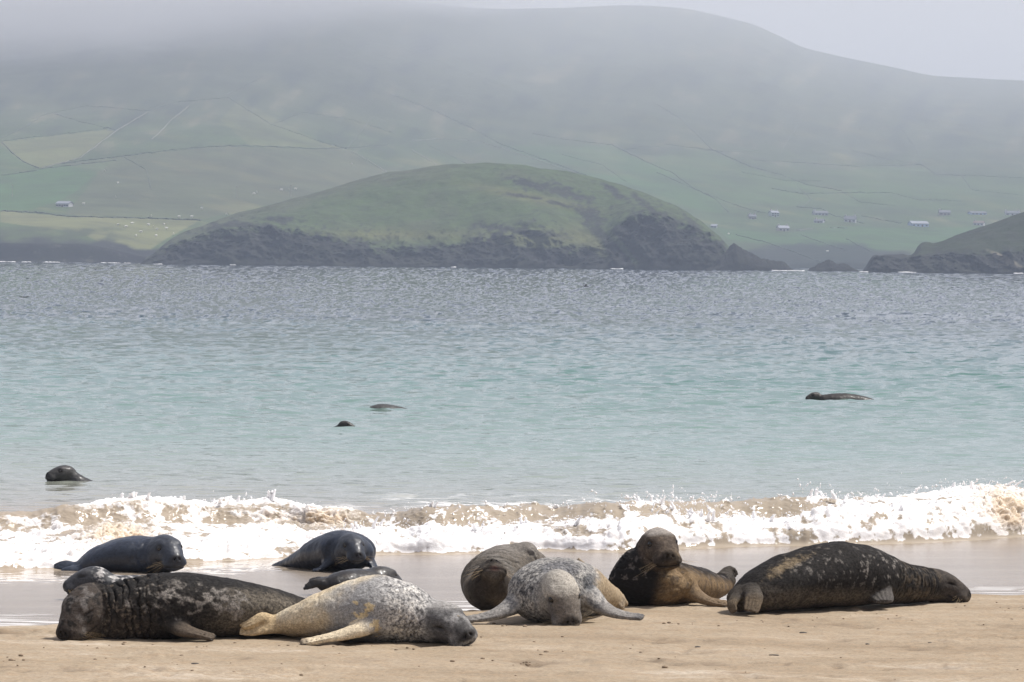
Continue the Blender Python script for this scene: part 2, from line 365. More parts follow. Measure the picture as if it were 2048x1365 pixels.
FIELDS = [
    ([(-400, 352), (0, 352), (85, 338), (230, 322), (195, 345), (150, 385), (110, 405), (60, 420), (-400, 425)], GR1, 0.85),
    ([(0, 285), (210, 260), (228, 262), (155, 318), (80, 337), (45, 325), (20, 305)], YG, 0.65),
    ([(-400, 300), (0, 290), (20, 305), (45, 325), (75, 337), (0, 350), (-400, 355)], GR2, 0.6),
    ([(0, 422), (130, 433), (270, 436), (400, 441), (330, 480), (300, 500), (230, 500), (160, 465), (0, 445)], YG, 0.8),
    ([(130, 330), (250, 312), (430, 294), (620, 298), (690, 298), (735, 325), (770, 345), (560, 405), (400, 440), (130, 430), (200, 345)], BR, 0.5),
    ([(1000, 292), (1220, 292), (1340, 346), (1440, 402), (1450, 430), (1300, 395), (1150, 350)], GR1, 0.55),
    ([(1340, 300), (1410, 300), (1500, 336), (1600, 372), (1680, 382), (1540, 428), (1455, 425), (1380, 375), (1300, 330)], GR2, 0.5),
    ([(1430, 455), (1560, 468), (1690, 452), (1840, 458), (2048, 450), (2300, 450), (2300, 490), (1790, 500), (1700, 520), (1640, 530), (1540, 490), (1460, 480)], GR1, 0.75),
    ([(1560, 350), (1840, 332), (1870, 352), (2300, 357), (2300, 420), (1880, 420), (1700, 415), (1600, 388)], GR2, 0.5),
    ([(480, 200), (640, 285), (690, 298), (500, 292), (440, 240)], YG, 0.35),
]
mountain()
# ---- dome-shaped headland with dark cliffs
H_CREST = [(230, 534), (280, 527), (300, 512), (330, 487), (360, 470), (400, 455), (470, 430), (560, 405), (650, 380), (750, 352), (850, 335), (930, 328), (1000, 327), (1080, 338), (1150, 349), (1230, 368), (1300, 393), (1370, 425), (1420, 462), (1450, 490), (1470, 512), (1500, 530), (1540, 540), (1600, 545)]
H_CLIFF = [(230, 533), (280, 526), (320, 500), (400, 470), (520, 452), (640, 470), (700, 482), (800, 492), (900, 488), (1000, 470), (1090, 462), (1130, 482), (1170, 492), (1210, 476), (1250, 440), (1300, 428), (1360, 442), (1420, 472), (1460, 510), (1540, 541), (1600, 546)]
def headland_pts(PX, V, crest_t, cliff_t, d0, d1, seed, rugged):
    s = PX.shape; crest = cr(PX.ravel(), crest_t).reshape(s); cliff = np.maximum(cr(PX.ravel(), cliff_t).reshape(s), crest+2); sh = SHORE(PX)+1.0
    cut = 0.16
    t1 = np.clip(V/cut, 0, 1); t2 = np.clip((V-cut)/(1-cut), 0, 1)
    py = sh+(cliff-sh)*t1**0.85+(crest-cliff)*np.sin(t2*np.pi/2)
    wob = fbm(n3(PX*0.012, PX*0, seed), 3).reshape(s)*7
    Y = d0+wob*(1-V)+(d1-d0)*np.where(V < cut, 0.10*t1, 0.10+0.9*t2)
    X = (PX-1024)/F_PX*Y; Z = z_at(PX, py, Y)
    rg = fbm(n3(X*0.06, Y*0.03, Z*0.09+seed), 5, 0.6, kind='ridge').reshape(s)
    cm = sstep(0, 0.03, V)*(1-sstep(cut*0.9, cut*1.9, V))
    Y = Y-rugged*rg*cm*14; X = (PX-1024)/F_PX*Y
    X = X+fbm(n3(Y*0.05, Z*0.15, X*0.05+seed), 3).reshape(s)*cm*3
    Z = Z+(rg*2.2*cm+fbm(n3(X*0.05, Y*0.05, 1.+seed), 4).reshape(s)*2.6*sstep(0.1, 0.3, V))*(1-0.6*sstep(0.85, 1, V))*np.clip((sh-crest)/60, 0.05, 1)
    Z = np.where(V < 1e-6, -3, Z)
    return X, Y, Z
def back_rows(X, Y, Z, depth, drop):
    return np.vstack([X, X[-1:]*1.02, X[-1:]*1.05]), np.vstack([Y, Y[-1:]+depth*0.5, Y[-1:]+depth]), np.vstack([Z, Z[-1:]*0.8, Z[-1:]*0-drop])
def headland():
    pxs = np.linspace(232, 1598, 620); vs = np.concatenate([np.linspace(0, 0.16, 60, endpoint=False), np.linspace(0.16, 1, 110)])
    PX, V = np.meshgrid(pxs, vs); X, Y, Z = back_rows(*headland_pts(PX, V, H_CREST, H_CLIFF, 1985, 2165, 4.0, 0.5), 160, 4)
    P = n3(X, Y, Z); px, py = proj(P); v = np.concatenate([V, np.ones((2, 620))]).ravel()
    n = fbm(n3(px*0.012, py*0.03, 1.), 4); fine = fbm(n3(px*0.05, py*0.1, 6.), 4)
    c = np.tile(GRASS*np.array([0.95, 0.95, 1]), (len(P), 1))
    crest = cr(px, H_CREST)
    c = lerp(c, HEATH*1.1, np.clip(0.8*sstep(32, 4, py-crest+25*n)*(1-sstep(820, 980, px))+0.5*sstep(0.1, 0.5, n), 0, 0.9))
    c = lerp(c, DRYG*0.8, 0.6*np.clip(blob(px, py, 1060, 395, 130, 10, 0.2)+blob(px, py, 1200, 500, 60, 12, 0.7)+blob(px, py, 1090, 480, 130, 22)+blob(px, py, 780, 470, 160, 12), 0, 1))
    cliff = cr(px, H_CLIFF)
    fl2 = fbm(n3(px*0.11, py*0.2, 9.), 3)
    rock = sstep(-16, 14, 22*fl2+py-cliff+34*n+30*fine)
    for cx, cy, rx, ry, ro in ((1070, 372, 75, 14, .25), (1130, 385, 80, 16, .35), (1115, 408, 38, 6, .25), (1040, 392, 60, 5, .15), (1180, 430, 20, 50, -1.0), (1230, 385, 50, 9, .6), (1290, 410, 55, 10, .7), (1340, 450, 55, 18, .8), (1390, 455, 50, 10, .8),
                               (1200, 470, 22, 60, -.8), (1300, 470, 40, 80, -.7), (560, 440, 50, 9, 0), (480, 450, 60, 10, 0), (1010, 458, 90, 10, 0.1), (1400, 500, 60, 40, 0)):
        rock = np.maximum(rock, .9*sstep(0.35, 0.75, blob(px, py, cx, cy, rx, ry, ro)*.9+0.55*fine+0.5*fl2))
    rock = np.maximum(rock, .85*sstep(.22, .34, fl2+.25*fine)*np.clip(sstep(-70, -8, py-cliff+30*n)+.8*blob(px, py, 1180, 395, 180, 45, .35), 0, 1))
    grassy = np.clip(blob(px, py, 1180, 480, 14, 60, -.75)+blob(px, py, 1250, 500, 7, 50, -.7)+blob(px, py, 1090, 485, 90, 14), 0, 1)
    rock = rock*(1-0.7*sstep(0.3, 0.7, grassy))
    rock = np.maximum(rock, sstep(-14, -4, py-SHORE(px)))
    c = lerp(c, ROCK, rock*0.98)
    o = mesh_np('headland', P, grid_faces(X.shape[0], 620), land_mat('headland_turf', 0.09), {'tint': c, 'rock': np.clip(rock*sstep(25, 75, SHORE(px)-py)*0.9+0.06, 0, 1)})
    tag(o, 'dome-shaped grassy headland with dark rock cliffs', None, None, 'structure')
headland()
R_CREST = [(1722, 548), (1730, 538), (1740, 517), (1760, 512), (1800, 511), (1826, 508), (1834, 494), (1870, 486), (1900, 474), (1960, 455), (2010, 438), (2048, 424), (2200, 380), (2500, 330)]
R_CLIFF = [(1722, 549), (1730, 542), (1740, 524), (1800, 516), (1850, 512), (1900, 508), (1960, 506), (2048, 505), (2500, 470)]
def right_head():
    pxs = np.linspace(1724, 2480, 380); vs = np.concatenate([np.linspace(0, 0.16, 40, endpoint=False), np.linspace(0.16, 1, 60)])
    PX, V = np.meshgrid(pxs, vs); X, Y, Z = back_rows(*headland_pts(PX, V, R_CREST, R_CLIFF, 1860, 1980, 9.0, 0.5), 100, 4)
    P = n3(X, Y, Z); px, py = proj(P); n = fbm(n3(px*0.02, py*0.04, 3.), 4); fine = fbm(n3(px*0.06, py*0.1, 6.), 4)
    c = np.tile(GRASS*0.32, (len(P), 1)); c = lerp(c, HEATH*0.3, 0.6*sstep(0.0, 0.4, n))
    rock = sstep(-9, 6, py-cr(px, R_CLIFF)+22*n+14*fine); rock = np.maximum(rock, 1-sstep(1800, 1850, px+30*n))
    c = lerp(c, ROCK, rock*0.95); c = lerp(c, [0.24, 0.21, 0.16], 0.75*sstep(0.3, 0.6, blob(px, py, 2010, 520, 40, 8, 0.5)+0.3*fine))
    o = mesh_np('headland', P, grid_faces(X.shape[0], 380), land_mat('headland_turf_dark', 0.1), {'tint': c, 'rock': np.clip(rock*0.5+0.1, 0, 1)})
    tag(o, 'dark grassy headland rising out of the picture on the right', None, None, 'structure')
right_head()
def stack(label, crest, d0, seed):
    lo, hi = crest[0][0], crest[-1][0]; pxs = np.linspace(lo, hi, 170); vs = np.linspace(0, 1, 40); PX, V = np.meshgrid(pxs, vs)
    top = cr(PX.ravel(), crest).reshape(PX.shape); jag = fbm(n3(PX*0.09, V*0, seed), 4, 0.6, kind='ridge').reshape(PX.shape)*-4*np.clip((SHORE(PX)-top)/25, 0, 1)
    t = np.sin(V*np.pi); Y = d0+V*45; X = (PX-1024)/F_PX*d0+fbm(n3(V*4, PX*0.05, seed), 3).reshape(PX.shape)*1.2
    py = SHORE(PX)+2+(top-jag-SHORE(PX)-2)*t**0.55; Z = z_at(PX, py, d0)+fbm(n3(PX*0.08, V*8, seed), 4).reshape(PX.shape)*1.1*t; Z = np.where(t < 1e-3, -2.0, Z)
    P = n3(X, Y, Z); c = np.tile(ROCK*0.85, (len(P), 1))
    o = mesh_np('sea_stack', P, grid_faces(40, 170), land_mat('stack_rock', 0.15), {'tint': c, 'rock': np.full(len(P), 0.12)}); tag(o, label, 'rock', 'dark rocks off the headlands')
stack('larger jagged dark rock at the foot of the domed headland', [(1405, 545), (1425, 535), (1445, 512), (1462, 496), (1472, 487), (1485, 497), (1505, 505), (1520, 515), (1545, 522), (1570, 525), (1585, 537), (1595, 546)], 1945, 2.)
stack('small low dark sea rock alone in the gap between headlands', [(1622, 546), (1635, 534), (1650, 526), (1662, 521), (1675, 528), (1700, 530), (1715, 540), (1728, 547)], 1950, 6.)
# ================================================================== BREAKING WAVE
TOE = [(-500, 1150), (0, 1142), (130, 1140), (380, 1125), (540, 1118), (650, 1112), (740, 1100), (900, 1099), (1100, 1093), (1260, 1096), (1400, 1086), (1700, 1081), (1850, 1076), (2048, 1062), (2500, 1050)]
BORE = [(-500, .16), (0, .17), (300, .2), (540, .2), (700, .27), (800, .33), (1000, .30), (1160, .34), (1250, .42), (1330, .5), (1400, .42), (1500, .36), (1590, .38), (1650, .52), (1750, .48), (1900, .5), (2048, .42), (2500, .3)]
CREST = [(-500, 1040), (0, 1024), (100, 1014), (200, 1002), (280, 990), (340, 996), (400, 1001), (470, 1003), (540, 992), (600, 1006), (700, 1022), (740, 1030), (820, 1017), (1000, 1011), (1160, 1007), (1260, 1000), (1400, 1003), (1560, 993), (1700, 997), (1850, 986), (1930, 970), (2000, 976), (2048, 984), (2500, 990)]
DC = [(-500, 5.5), (0, 5.5), (300, 5.0), (600, 4.4), (740, 2.7), (1000, 2.2), (1400, 2.2), (1800, 2.4), (2500, 2.6)]
MID = [(-500, .10), (0, .12), (300, .16), (600, .16), (740, .2), (900, .22), (1250, .34), (1600, .3), (1700, .42), (1900, .5), (2500, .3)]
def surf():
    nc = 1020; u = np.linspace(-0.158, 0.158, nc); xs = u*57.0; px = 1024+u*F_PX
    T = lambda tab: cr(px, tab)
    toe_py, bh, cpy, dc, mid = T(TOE), T(BORE), T(CREST), T(DC), T(MID)
    jig = fbm(n3(xs*1.3, xs*0, 3.), 4)*0.22
    toe = (HC-0.07)*F_PX/(toe_py-horizon(px))+jig
    yc = toe+dc+fbm(n3(xs*0.6, xs*0, 8.), 3)*0.25
    cz = HC-(cpy-horizon(px))*yc/F_PX+fbm(n3(xs*2.4, xs*0, 5.), 4)*0.06
    lump = fbm(n3(xs*2.3, xs*0, 12.), 4, 0.6, kind='billow'); bh = bh*(0.95+0.32*lump)
    bz = lambda y: beach_z(xs, y, False)
    left = 1-sstep(640, 800, px)
    film = lambda y: np.maximum(bz(y), -0.02)-0.012+0.044*left
    end = np.maximum(yc+3.6, 63.4)
    pts = [(toe-3.2, bz(toe-3.2)-0.02), (toe-1.7, bz(toe-1.7)-0.012*(1-left)+0.016*left), (toe-0.5, film(toe-0.5)), (toe, film(toe)), (toe+0.08, film(toe)+bh*0.5), (toe+0.45, film(toe)+bh),
           (toe+0.45+(dc-0.9)*0.5, mid), (yc-0.5, np.maximum(cz*0.5, mid)), (yc-0.26, np.maximum(cz*0.86, mid*1.05)), (yc-0.06, cz), (yc+0.7, cz*0.72), (yc+2.0, 0.12+0*yc), (end, 0.02+0*yc), (end+0.5, -0.12+0*yc)]
    wts = [24, 22, 10, 22, 26, 60, 60, 40, 26, 40, 34, 22, 8]
    rows_y, rows_z = [], []
    for k in range(len(pts)-1):
        for j in range(wts[k]):
            t = j/wts[k]; rows_y.append(pts[k][0]*(1-t)+pts[k+1][0]*t); rows_z.append(pts[k][1]*(1-t)+pts[k+1][1]*t)
    rows_y.append(pts[-1][0]); rows_z.append(pts[-1][1])
    Y, Z = np.array(rows_y), np.array(rows_z); nr = len(Y)
    for _ in range(3):
        for A in (Y, Z):
            pad = np.vstack([A[:1]]*4+[A]+[A[-1:]]*4); A[:] = sum(pad[k:k+nr] for k in range(9))/9
    X = np.repeat((u*57.0)[None], nr, 0)*(Y/57.0)
    # normals of the smooth wave, then three-dimensional turbulence along them
    def normals(X, Y, Z):
        a = np.stack([np.gradient(X, axis=1), np.gradient(Y, axis=1), np.gradient(Z, axis=1)], -1); b = np.stack([np.gradient(X, axis=0), np.gradient(Y, axis=0), np.gradient(Z, axis=0)], -1)
        n = np.cross(a, b); return n/(np.linalg.norm(n, axis=-1, keepdims=True)+1e-9)
    N = normals(X, Y, Z)
    P = n3(X, Y, Z); ppx, ppy = proj(P); rt = np.repeat(np.arange(nr)[:, None], nc, 1).ravel(); cs = np.cumsum([0]+wts)
    tY = np.tile(toe, nr); yC = np.tile(yc, nr); yy = P[:, 1]
    f1 = fbm(P*np.array([1.6, 1.6, 2.6])+3, 4, 0.55); f2 = fbm(P*np.array([5.5, 4.5, 6.5]), 4, 0.6)
    lft = 1-sstep(640, 790, ppx)
    # foam cover, 0..1
    body = sstep(-0.03, 0.06, yy-tY+0.06*f2)
    front = body*(1-sstep(0.55, 0.88, (yy-tY)/(yC-tY)+0.55*f1*(1-0.5*lft)-0.28*sstep(1620, 1680, ppx)+0.10*sstep(700, 900, ppx)*(1-sstep(1180, 1260, ppx))+.16*blob(ppx, ppy, 1520, 1010, 80, 60)))
    rim = np.exp(-((yy-yC+0.05)/0.30)**2)*np.clip(lft*sstep(60, 220, ppx)+0.8*sstep(1840, 1900, ppx)+0.55*blob(ppx, ppy, 1290, 1000, 50, 40), 0, 1)
    apron = lft*body*(1-sstep(0.92, 1.0, (yy-tY)/(yC-tY)))*sstep(-0.32, 0.16, f1+0.35*f2)
    foam = np.maximum(np.maximum(front*(0.34+0.66*sstep(-0.38, 0.12, f1+.7*f2)), rim*(0.8+0.8*f2)), apron)
    brown = np.clip(1.2*blob(ppx, ppy, 235, 1072, 75, 24)+1.1*blob(ppx, ppy, 2030, 1035, 45, 28)+0.9*blob(ppx, ppy, 660, 1040, 60, 22)+0.5*blob(ppx, ppy, 570, 1040, 90, 16)+0.8*blob(ppx, ppy, 2000, 1000, 60, 30), 0, 1)
    face = lft*np.exp(-((yy-yC+0.55)/0.4)**2)*sstep(-0.15, 0.3, f2+0.3*f1)
    foam = foam*(1-0.75*face)
    back = (yy > yC)*np.exp(-((yy-yC)/1.2)**2)*0.62*sstep(-0.05, 0.4, f1+.3*f2)
    facef = body*(yy < yC+.1)*(1-lft)*.8*sstep(.0, .42, f2*.8+.6*f1+.08); foam = np.maximum(foam, facef)
    foam = np.clip(np.maximum(foam, back*np.clip(lft+.3, 0, 1)), 0, 1)
    sandy = np.clip(brown*sstep(-0.45, 0.2, f2+0.25)+0.30*sstep(-0.1, 0.5, f1)*lft+0.16*sstep(0, .5, f2), 0, 1)
    foam = np.maximum(foam, 0.75*brown)
    lowrow = sstep(cs[3], cs[4]+20, rt)
    big = fbm(P*np.array([2.6, 2.6, 3.2])+9, 3, 0.5, kind='billow'); sml = fbm(P*np.array([7, 6.5, 5.5])+.35*np.stack([f2, f1, f2], -1), 4, 0.62, kind='ridge'); fin = perlin(P*38)
    calm = 1-sstep(cs[10]+10, cs[12], rt)
    D = lowrow*calm*(foam*(0.085*big+0.055*sml+0.008*np.abs(fin))+(1-foam)*(0.03*f1+0.016*f2))+brown*0.06*(sml+0.4)
    film_rip = (1-lowrow)*0.010*fbm(P*np.array([2.2, 5, 1.]), 3)
    P = P+N.reshape(-1, 3)*D[:, None]; P[:, 2] += film_rip+calm*lowrow*foam*0.02*perlin(P*12)
    lace = sstep(cs[10], cs[11], rt)*sstep(650, 760, ppx)*(1-sstep(1250, 1700, ppx))
    # thin foam lines where the swash runs out round the seals
    fl = (1-lowrow)*np.clip(1.0*np.exp(-((yy-tY+1.65+0.25*f1)/0.10)**2)+0.8*np.exp(-((yy-tY+0.7+0.5*f1)/0.08)**2), 0, 1)*sstep(-.1, .3, f2)*lft*0.7
    foam = np.maximum(foam, fl)
    wn = normals(*[P[:, k].reshape(nr, nc) for k in range(3)]).reshape(-1, 3)
    o = mesh_np('breaking_wave', P, grid_faces(nr, nc), WATER, {'foam': foam, 'sandy': sandy, 'lace': lace, 'wave_normal': wn})
    tag(o, 'white foaming surf wave breaking sandy brown behind the seals', None, None, 'stuff')
    return P, foam, rt, cs, ppx
SURF, SFOAM, SROW, SCS, SPX = surf()
# spray: drops and torn jets thrown up from the wave
def spray():
    r = np.random.default_rng(11)
    ico_v = np.array([(0, 0, 1), (.894, 0, .447), (.276, .851, .447), (-.724, .526, .447), (-.724, -.526, .447), (.276, -.851, .447), (.724, .526, -.447), (-.276, .851, -.447), (-.894, 0, -.447), (-.276, -.851, -.447), (.724, -.526, -.447), (0, 0, -1)])
    ico_f = np.array([(0, 1, 2), (0, 2, 3), (0, 3, 4), (0, 4, 5), (0, 5, 1), (1, 6, 2), (2, 7, 3), (3, 8, 4), (4, 9, 5), (5, 10, 1), (6, 7, 2), (7, 8, 3), (8, 9, 4), (9, 10, 5), (10, 6, 1), (11, 7, 6), (11, 8, 7), (11, 9, 8), (11, 10, 9), (11, 6, 10)])
    C, S = [], []
    ok = np.where((SFOAM > 0.7) & (SROW > SCS[4]) & (SROW < SCS[9]) & (SPX > 40) & (SPX < 2150))[0]
    # fine drops just over the foam
    hgt = np.where(SPX[ok] > 700, 1.0, 0.6); sel = r.choice(ok, 4500)
    pt = SURF[sel]; h = r.exponential(0.035, len(sel))*np.where(SPX[sel] > 700, 1.25, 0.7)
    C.append(pt+np.stack([r.normal(0, .02, len(sel)), -np.abs(r.normal(0, .05, len(sel))), h], -1)); S.append(r.uniform(.002, .006, len(sel)))
    # plumes: ballistic fans of drops that thin out towards the top
    plumes = [(1300, .26, .9, 260), (1335, .34, 1.1, 420), (1365, .28, .8, 300), (1400, .22, .6, 220), (1450, .2, .5, 160), (1240, .2, .5, 160), (1640, .26, .35, 260), (1700, .2, .5, 160), (1560, .16, .5, 130), (1760, .18, .6, 150), (1850, .16, .6, 160), (1925, .2, .7, 200), (1985, .16, .6, 150), (735, .24, .35, 220), (790, .18, .5, 140), (880, .16, .6, 130), (940, .2, .4, 140), (1010, .16, .5, 120), (1100, .17, .4, 140), (1160, .2, .4, 160), (540, .12, .12, 60), (300, .07, .5, 60), (420, .06, .5, 50)]
    for ppx, top, spread, n in plumes:
        near = ok[np.abs(SPX[ok]-ppx) < 14]
        if len(near) == 0: continue
        base = SURF[near[np.argmax(SURF[near, 2])]]
        for j in range(n//14):                                             # strings of drops along one arc each
            vx, vy, vz = r.normal(0, .25+.75*spread), r.normal(-.2, .25), math.sqrt(2*9.8*top)*r.uniform(.3, .9)
            off = np.array([r.normal(0, .2+.2*spread), r.normal(0, .1), r.uniform(-.08, 0)])
            tt = np.sort(r.uniform(.15, 1.0, 9))*vz/9.8*r.uniform(.8, 1.35); tt = tt+0.01
            q = base+off+np.stack([vx*tt, vy*tt, vz*tt-4.9*tt*tt], -1); C.append(q); S.append(np.clip(r.gamma(2.0, .0028, 9), .002, .014)*np.linspace(1.35, .6, 9))
    C, S = np.concatenate(C), np.concatenate(S); n = len(C)
    st = np.stack([r.uniform(.7, 1.3, n), r.uniform(.7, 1.3, n), r.uniform(.8, 1.7, n)], -1)
    V = (C[:, None]+ico_v[None]*S[:, None, None]*st[:, None]).reshape(-1, 3); Fc = (ico_f[None]+12*np.arange(n)[:, None, None]).reshape(-1, 3)
    m = NT('spray_drops'); m.pbr(Base_Color=(0.9, 0.89, 0.89), Roughness=0.5)
    m2 = NT('jet_foam'); m2.pbr(Base_Color=(0.88, 0.87, 0.87), Roughness=0.6, Subsurface_Weight=1.0, Subsurface_Radius=(1.0, 1.0, 1.0001), Subsurface_Scale=0.015)
    tag(mesh_np('spray', V, Fc, m.m), 'fine white drops of spray thrown up along the surf', None, None, 'stuff')
    # torn jets of foam: lumpy tapering fingers
    JV, JF = [], []
    jets = [(540, .14, .030, .0), (533, .09, .035, -.03), (740, .17, .04, .06), (727, .12, .035, -.04), (288, .08, .05, .02), (265, .06, .04, 0), (425, .05, .05, 0), (465, .05, .03, .02), (375, .04, .05, 0), (1330, .12, .035, .05), (1350, .15, .03, -.05), (1415, .12, .05, .03), (1400, .09, .05, -.02), (1280, .1, .04, -.06), (1655, .15, .06, .0), (1700, .10, .07, .03), (1640, .09, .06, -.04), (1765, .06, .04, .05), (1905, .08, .09, 0), (1940, .1, .1, .02), (2010, .08, .05, .1), (1160, .1, .03, .06), (940, .09, .025, -.03), (1050, .09, .025, .02), (870, .08, .03, .05), (1100, .07, .03, -.04), (1490, .07, .03, -.03), (1560, .06, .03, .04)]
    for ppx, h, w_, lean in jets:
        near = ok[np.abs(SPX[ok]-ppx) < 14]
        if len(near) == 0: continue
        base = SURF[near[np.argmax(SURF[near, 2])]]
        for k in range(r.integers(2, 4)):
            n_r, n_s = 12, 9; t = np.linspace(0, 1, n_r); ang = np.linspace(0, 2*np.pi, n_s, endpoint=False)
            hh = h*r.uniform(.4, .75); w2_ = min(w_, .032); off = np.array([r.normal(0, w_*1.6), r.normal(-.02, .03), -.05])
            cen = base+off+np.stack([lean*t**1.6+r.normal(0, .02)*t, r.normal(0, .03)*t, hh*(t-.25*t*t)/.75+.05*t], -1)
            rad = w2_*(1-t)**.75*r.uniform(.6, .95)+.006+.010*np.exp(-((t-r.uniform(.75, 1))/.08)**2)
            V = cen[:, None]+rad[:, None, None]*np.stack([np.cos(ang), np.sin(ang)*.7, 0*ang], -1)[None]
            V = V.reshape(-1, 3); V = V+(fbm(V*22, 3)*.35*np.repeat(rad, n_s))[:, None]*(V-np.repeat(cen, n_s, 0))/(np.repeat(rad, n_s)[:, None]+1e-6)*1.6
            b = sum(len(v) for v in JV); JV.append(V)
            i = np.arange(n_r*n_s).reshape(n_r, n_s); j = np.roll(i, -1, 1)
            JF.append(b+np.stack([i[:-1].ravel(), j[:-1].ravel(), j[1:].ravel(), i[1:].ravel()], -1))
    tag(mesh_np('foam_jets', np.concatenate(JV), np.concatenate(JF), m2.m), 'white torn fingers of foam leaping from the wave crest', None, None, 'stuff')
spray()
# ================================================================== SEALS
def nrm(v): v = np.asarray(v, float); return v/np.linalg.norm(v)
def smin(a, b, k): h = np.clip(0.5+0.5*(b-a)/k, 0, 1); return b*(1-h)+a*h-k*h*(1-h)
class Loft:
    """swept body: centre line with unequal half-axes (side, up, down) and a frame per station"""
    def __init__(s, C, A, BT, BB, U, m=56, cap=None):
        C, A, BT, BB, U = map(lambda v: np.asarray(v, np.float64), (C, A, BT, BB, U)); n = len(C); k = np.arange(n); q = np.linspace(0, n-1, m)
        sm = lambda v: cr(q, np.stack([k, v], 1))
        s.C = np.stack([sm(C[:, j]) for j in range(3)], 1); s.A, s.BT, s.BB = [np.maximum(sm(v), .004) for v in (A, BT, BB)]
        T = np.gradient(s.C, axis=0); s.T = T/np.linalg.norm(T, axis=1)[:, None]
        U = np.stack([sm(U[:, j]) for j in range(3)], 1); U = U-(U*s.T).sum(1)[:, None]*s.T; s.U = U/np.linalg.norm(U, axis=1)[:, None]
        s.S = np.cross(s.T, s.U); s.L = np.concatenate([[0], np.cumsum(np.linalg.norm(np.diff(s.C, axis=0), axis=1))]); s.m = m; s.cap = cap; s.lo, s.hi = s.C.min(0)-.3, s.C.max(0)+.3
        for k in ('C', 'A', 'BT', 'BB', 'T', 'U', 'S', 'L'): setattr(s, k, getattr(s, k).astype(np.float32))
    def eval(s, P):
        N = len(P); idx = np.empty(N, np.int32)
        c2 = (s.C**2).sum(1)
        for a in range(0, N, 60000):
            q = P[a:a+60000]; idx[a:a+60000] = np.argmin(c2[None]-2*q@s.C.T, 1)
        d = P-s.C[idx]; step = np.gradient(s.L)[idx]; t = np.clip(idx+np.clip((d*s.T[idx]).sum(1)/step, -.9, .9), 0, s.m-1)
        i = np.minimum(t.astype(int), s.m-2); f = (t-i)
        ip = lambda A: A[i]*(1-f)+A[i+1]*f
        iv = lambda A: A[i]*(1-f)[:, None]+A[i+1]*f[:, None]
        d = P-iv(s.C); u = (d*iv(s.S)).sum(1); v = (d*iv(s.U)).sum(1); w = (d*iv(s.T)).sum(1)
        a = ip(s.A); b = np.where(v > 0, ip(s.BT), ip(s.BB)); e = np.minimum(a, b) if s.cap is None else np.full(N, s.cap)
        k0 = np.sqrt((u/a)**2+(v/b)**2+(w/e)**2)+1e-9; k1 = np.sqrt((u/a**2)**2+(v/b**2)**2+(w/e**2)**2)+1e-9
        return k0*(k0-1)/k1, t/(s.m-1), np.arctan2(v/b, u/a)
def ell(P, c, M, r):
    q = (P-c)@M.T; r = np.asarray(r); k0 = np.linalg.norm(q/r, axis=1)+1e-9; k1 = np.linalg.norm(q/r**2, axis=1)+1e-9; return k0*(k0-1)/k1
def rcone(P, a, b, r1, r2):
    ba = b-a; t = np.clip((P-a)@ba/(ba@ba), 0, 1); return np.linalg.norm(P-a-t[:, None]*ba, axis=1)-(r1+(r2-r1)*t)
def surface_nets(V, org, h):
    ins = V < 0; sh = tuple(n-1 for n in V.shape); cnt = np.zeros(sh, np.int8)
    cor = [(i, j, k) for i in (0, 1) for j in (0, 1) for k in (0, 1)]
    sl = lambda A, c: A[c[0]:c[0]+sh[0], c[1]:c[1]+sh[1], c[2]:c[2]+sh[2]]
    for c in cor: cnt += sl(ins, c)
    act = (cnt > 0) & (cnt < 8); I = np.argwhere(act); idx = np.full(sh, -1, np.int32); idx[act] = np.arange(len(I))
    pos = np.zeros((len(I), 3)); num = np.zeros(len(I))
    for c in cor:
        for ax in range(3):
            if c[ax]: continue
            d = list(c); d[ax] = 1
            v0 = V[I[:, 0]+c[0], I[:, 1]+c[1], I[:, 2]+c[2]]; v1 = V[I[:, 0]+d[0], I[:, 1]+d[1], I[:, 2]+d[2]]; x = (v0 < 0) != (v1 < 0)
            t = np.where(x, v0/np.where(x, v0-v1, 1), 0); p = np.tile(np.array(c, float), (len(I), 1)); p[:, ax] += t; pos += p*x[:, None]; num += x
    pos = (I+pos/num[:, None])*h+org; Q = []
    for ax in range(3):
        a, b = (ax+1) % 3, (ax+2) % 3; s0 = [slice(1, -1)]*3; s0[ax] = slice(0, -1); s1 = list(s0); s1[ax] = slice(1, None)
        A, B = ins[tuple(s0)], ins[tuple(s1)]
        for flip, X in ((0, A & ~B), (1, ~A & B)):
            e = np.argwhere(X); off = np.ones(3, int); off[ax] = 0; e = e+off
            if not len(e): continue
            def cell(da, db): q = e.copy(); q[:, a] -= da; q[:, b] -= db; return idx[q[:, 0], q[:, 1], q[:, 2]]
            f = np.stack([cell(1, 1), cell(0, 1), cell(0, 0), cell(1, 0)], -1); Q.append(f[:, ::-1] if flip else f)
    return pos, np.concatenate(Q)
def build_field(fn, lo, hi, h):
    st = 4; n = np.ceil((hi-lo)/(h*st)).astype(int)+1; co = [np.arange(k)*h*st for k in n]
    G = np.stack(np.meshgrid(*co, indexing='ij'), -1).reshape(-1, 3)+lo; Vc = fn(G).reshape(n)
    N = (n-1)*st+1; V = np.repeat(np.repeat(np.repeat(Vc, st, 0), st, 1), st, 2)[:N[0], :N[1], :N[2]].astype(np.float32)
    need = np.abs(Vc) < h*st*2.4
    m = np.repeat(np.repeat(np.repeat(need, st, 0), st, 1), st, 2)[:N[0], :N[1], :N[2]]
    I = np.argwhere(m); V[m] = fn(I*h+lo)
    return surface_nets(V, lo, h)
def head_frame(Fv, Uv, roll=0):
    Fv = nrm(Fv); U = nrm(np.asarray(Uv, float)-np.dot(Uv, Fv)*Fv); Rt = np.cross(Fv, U)
    c, s = math.cos(R(roll)), math.sin(R(roll)); U, Rt = c*U+s*Rt, c*Rt-s*U
    return np.stack([Fv, Rt, U])                     # rows: forward, right, up
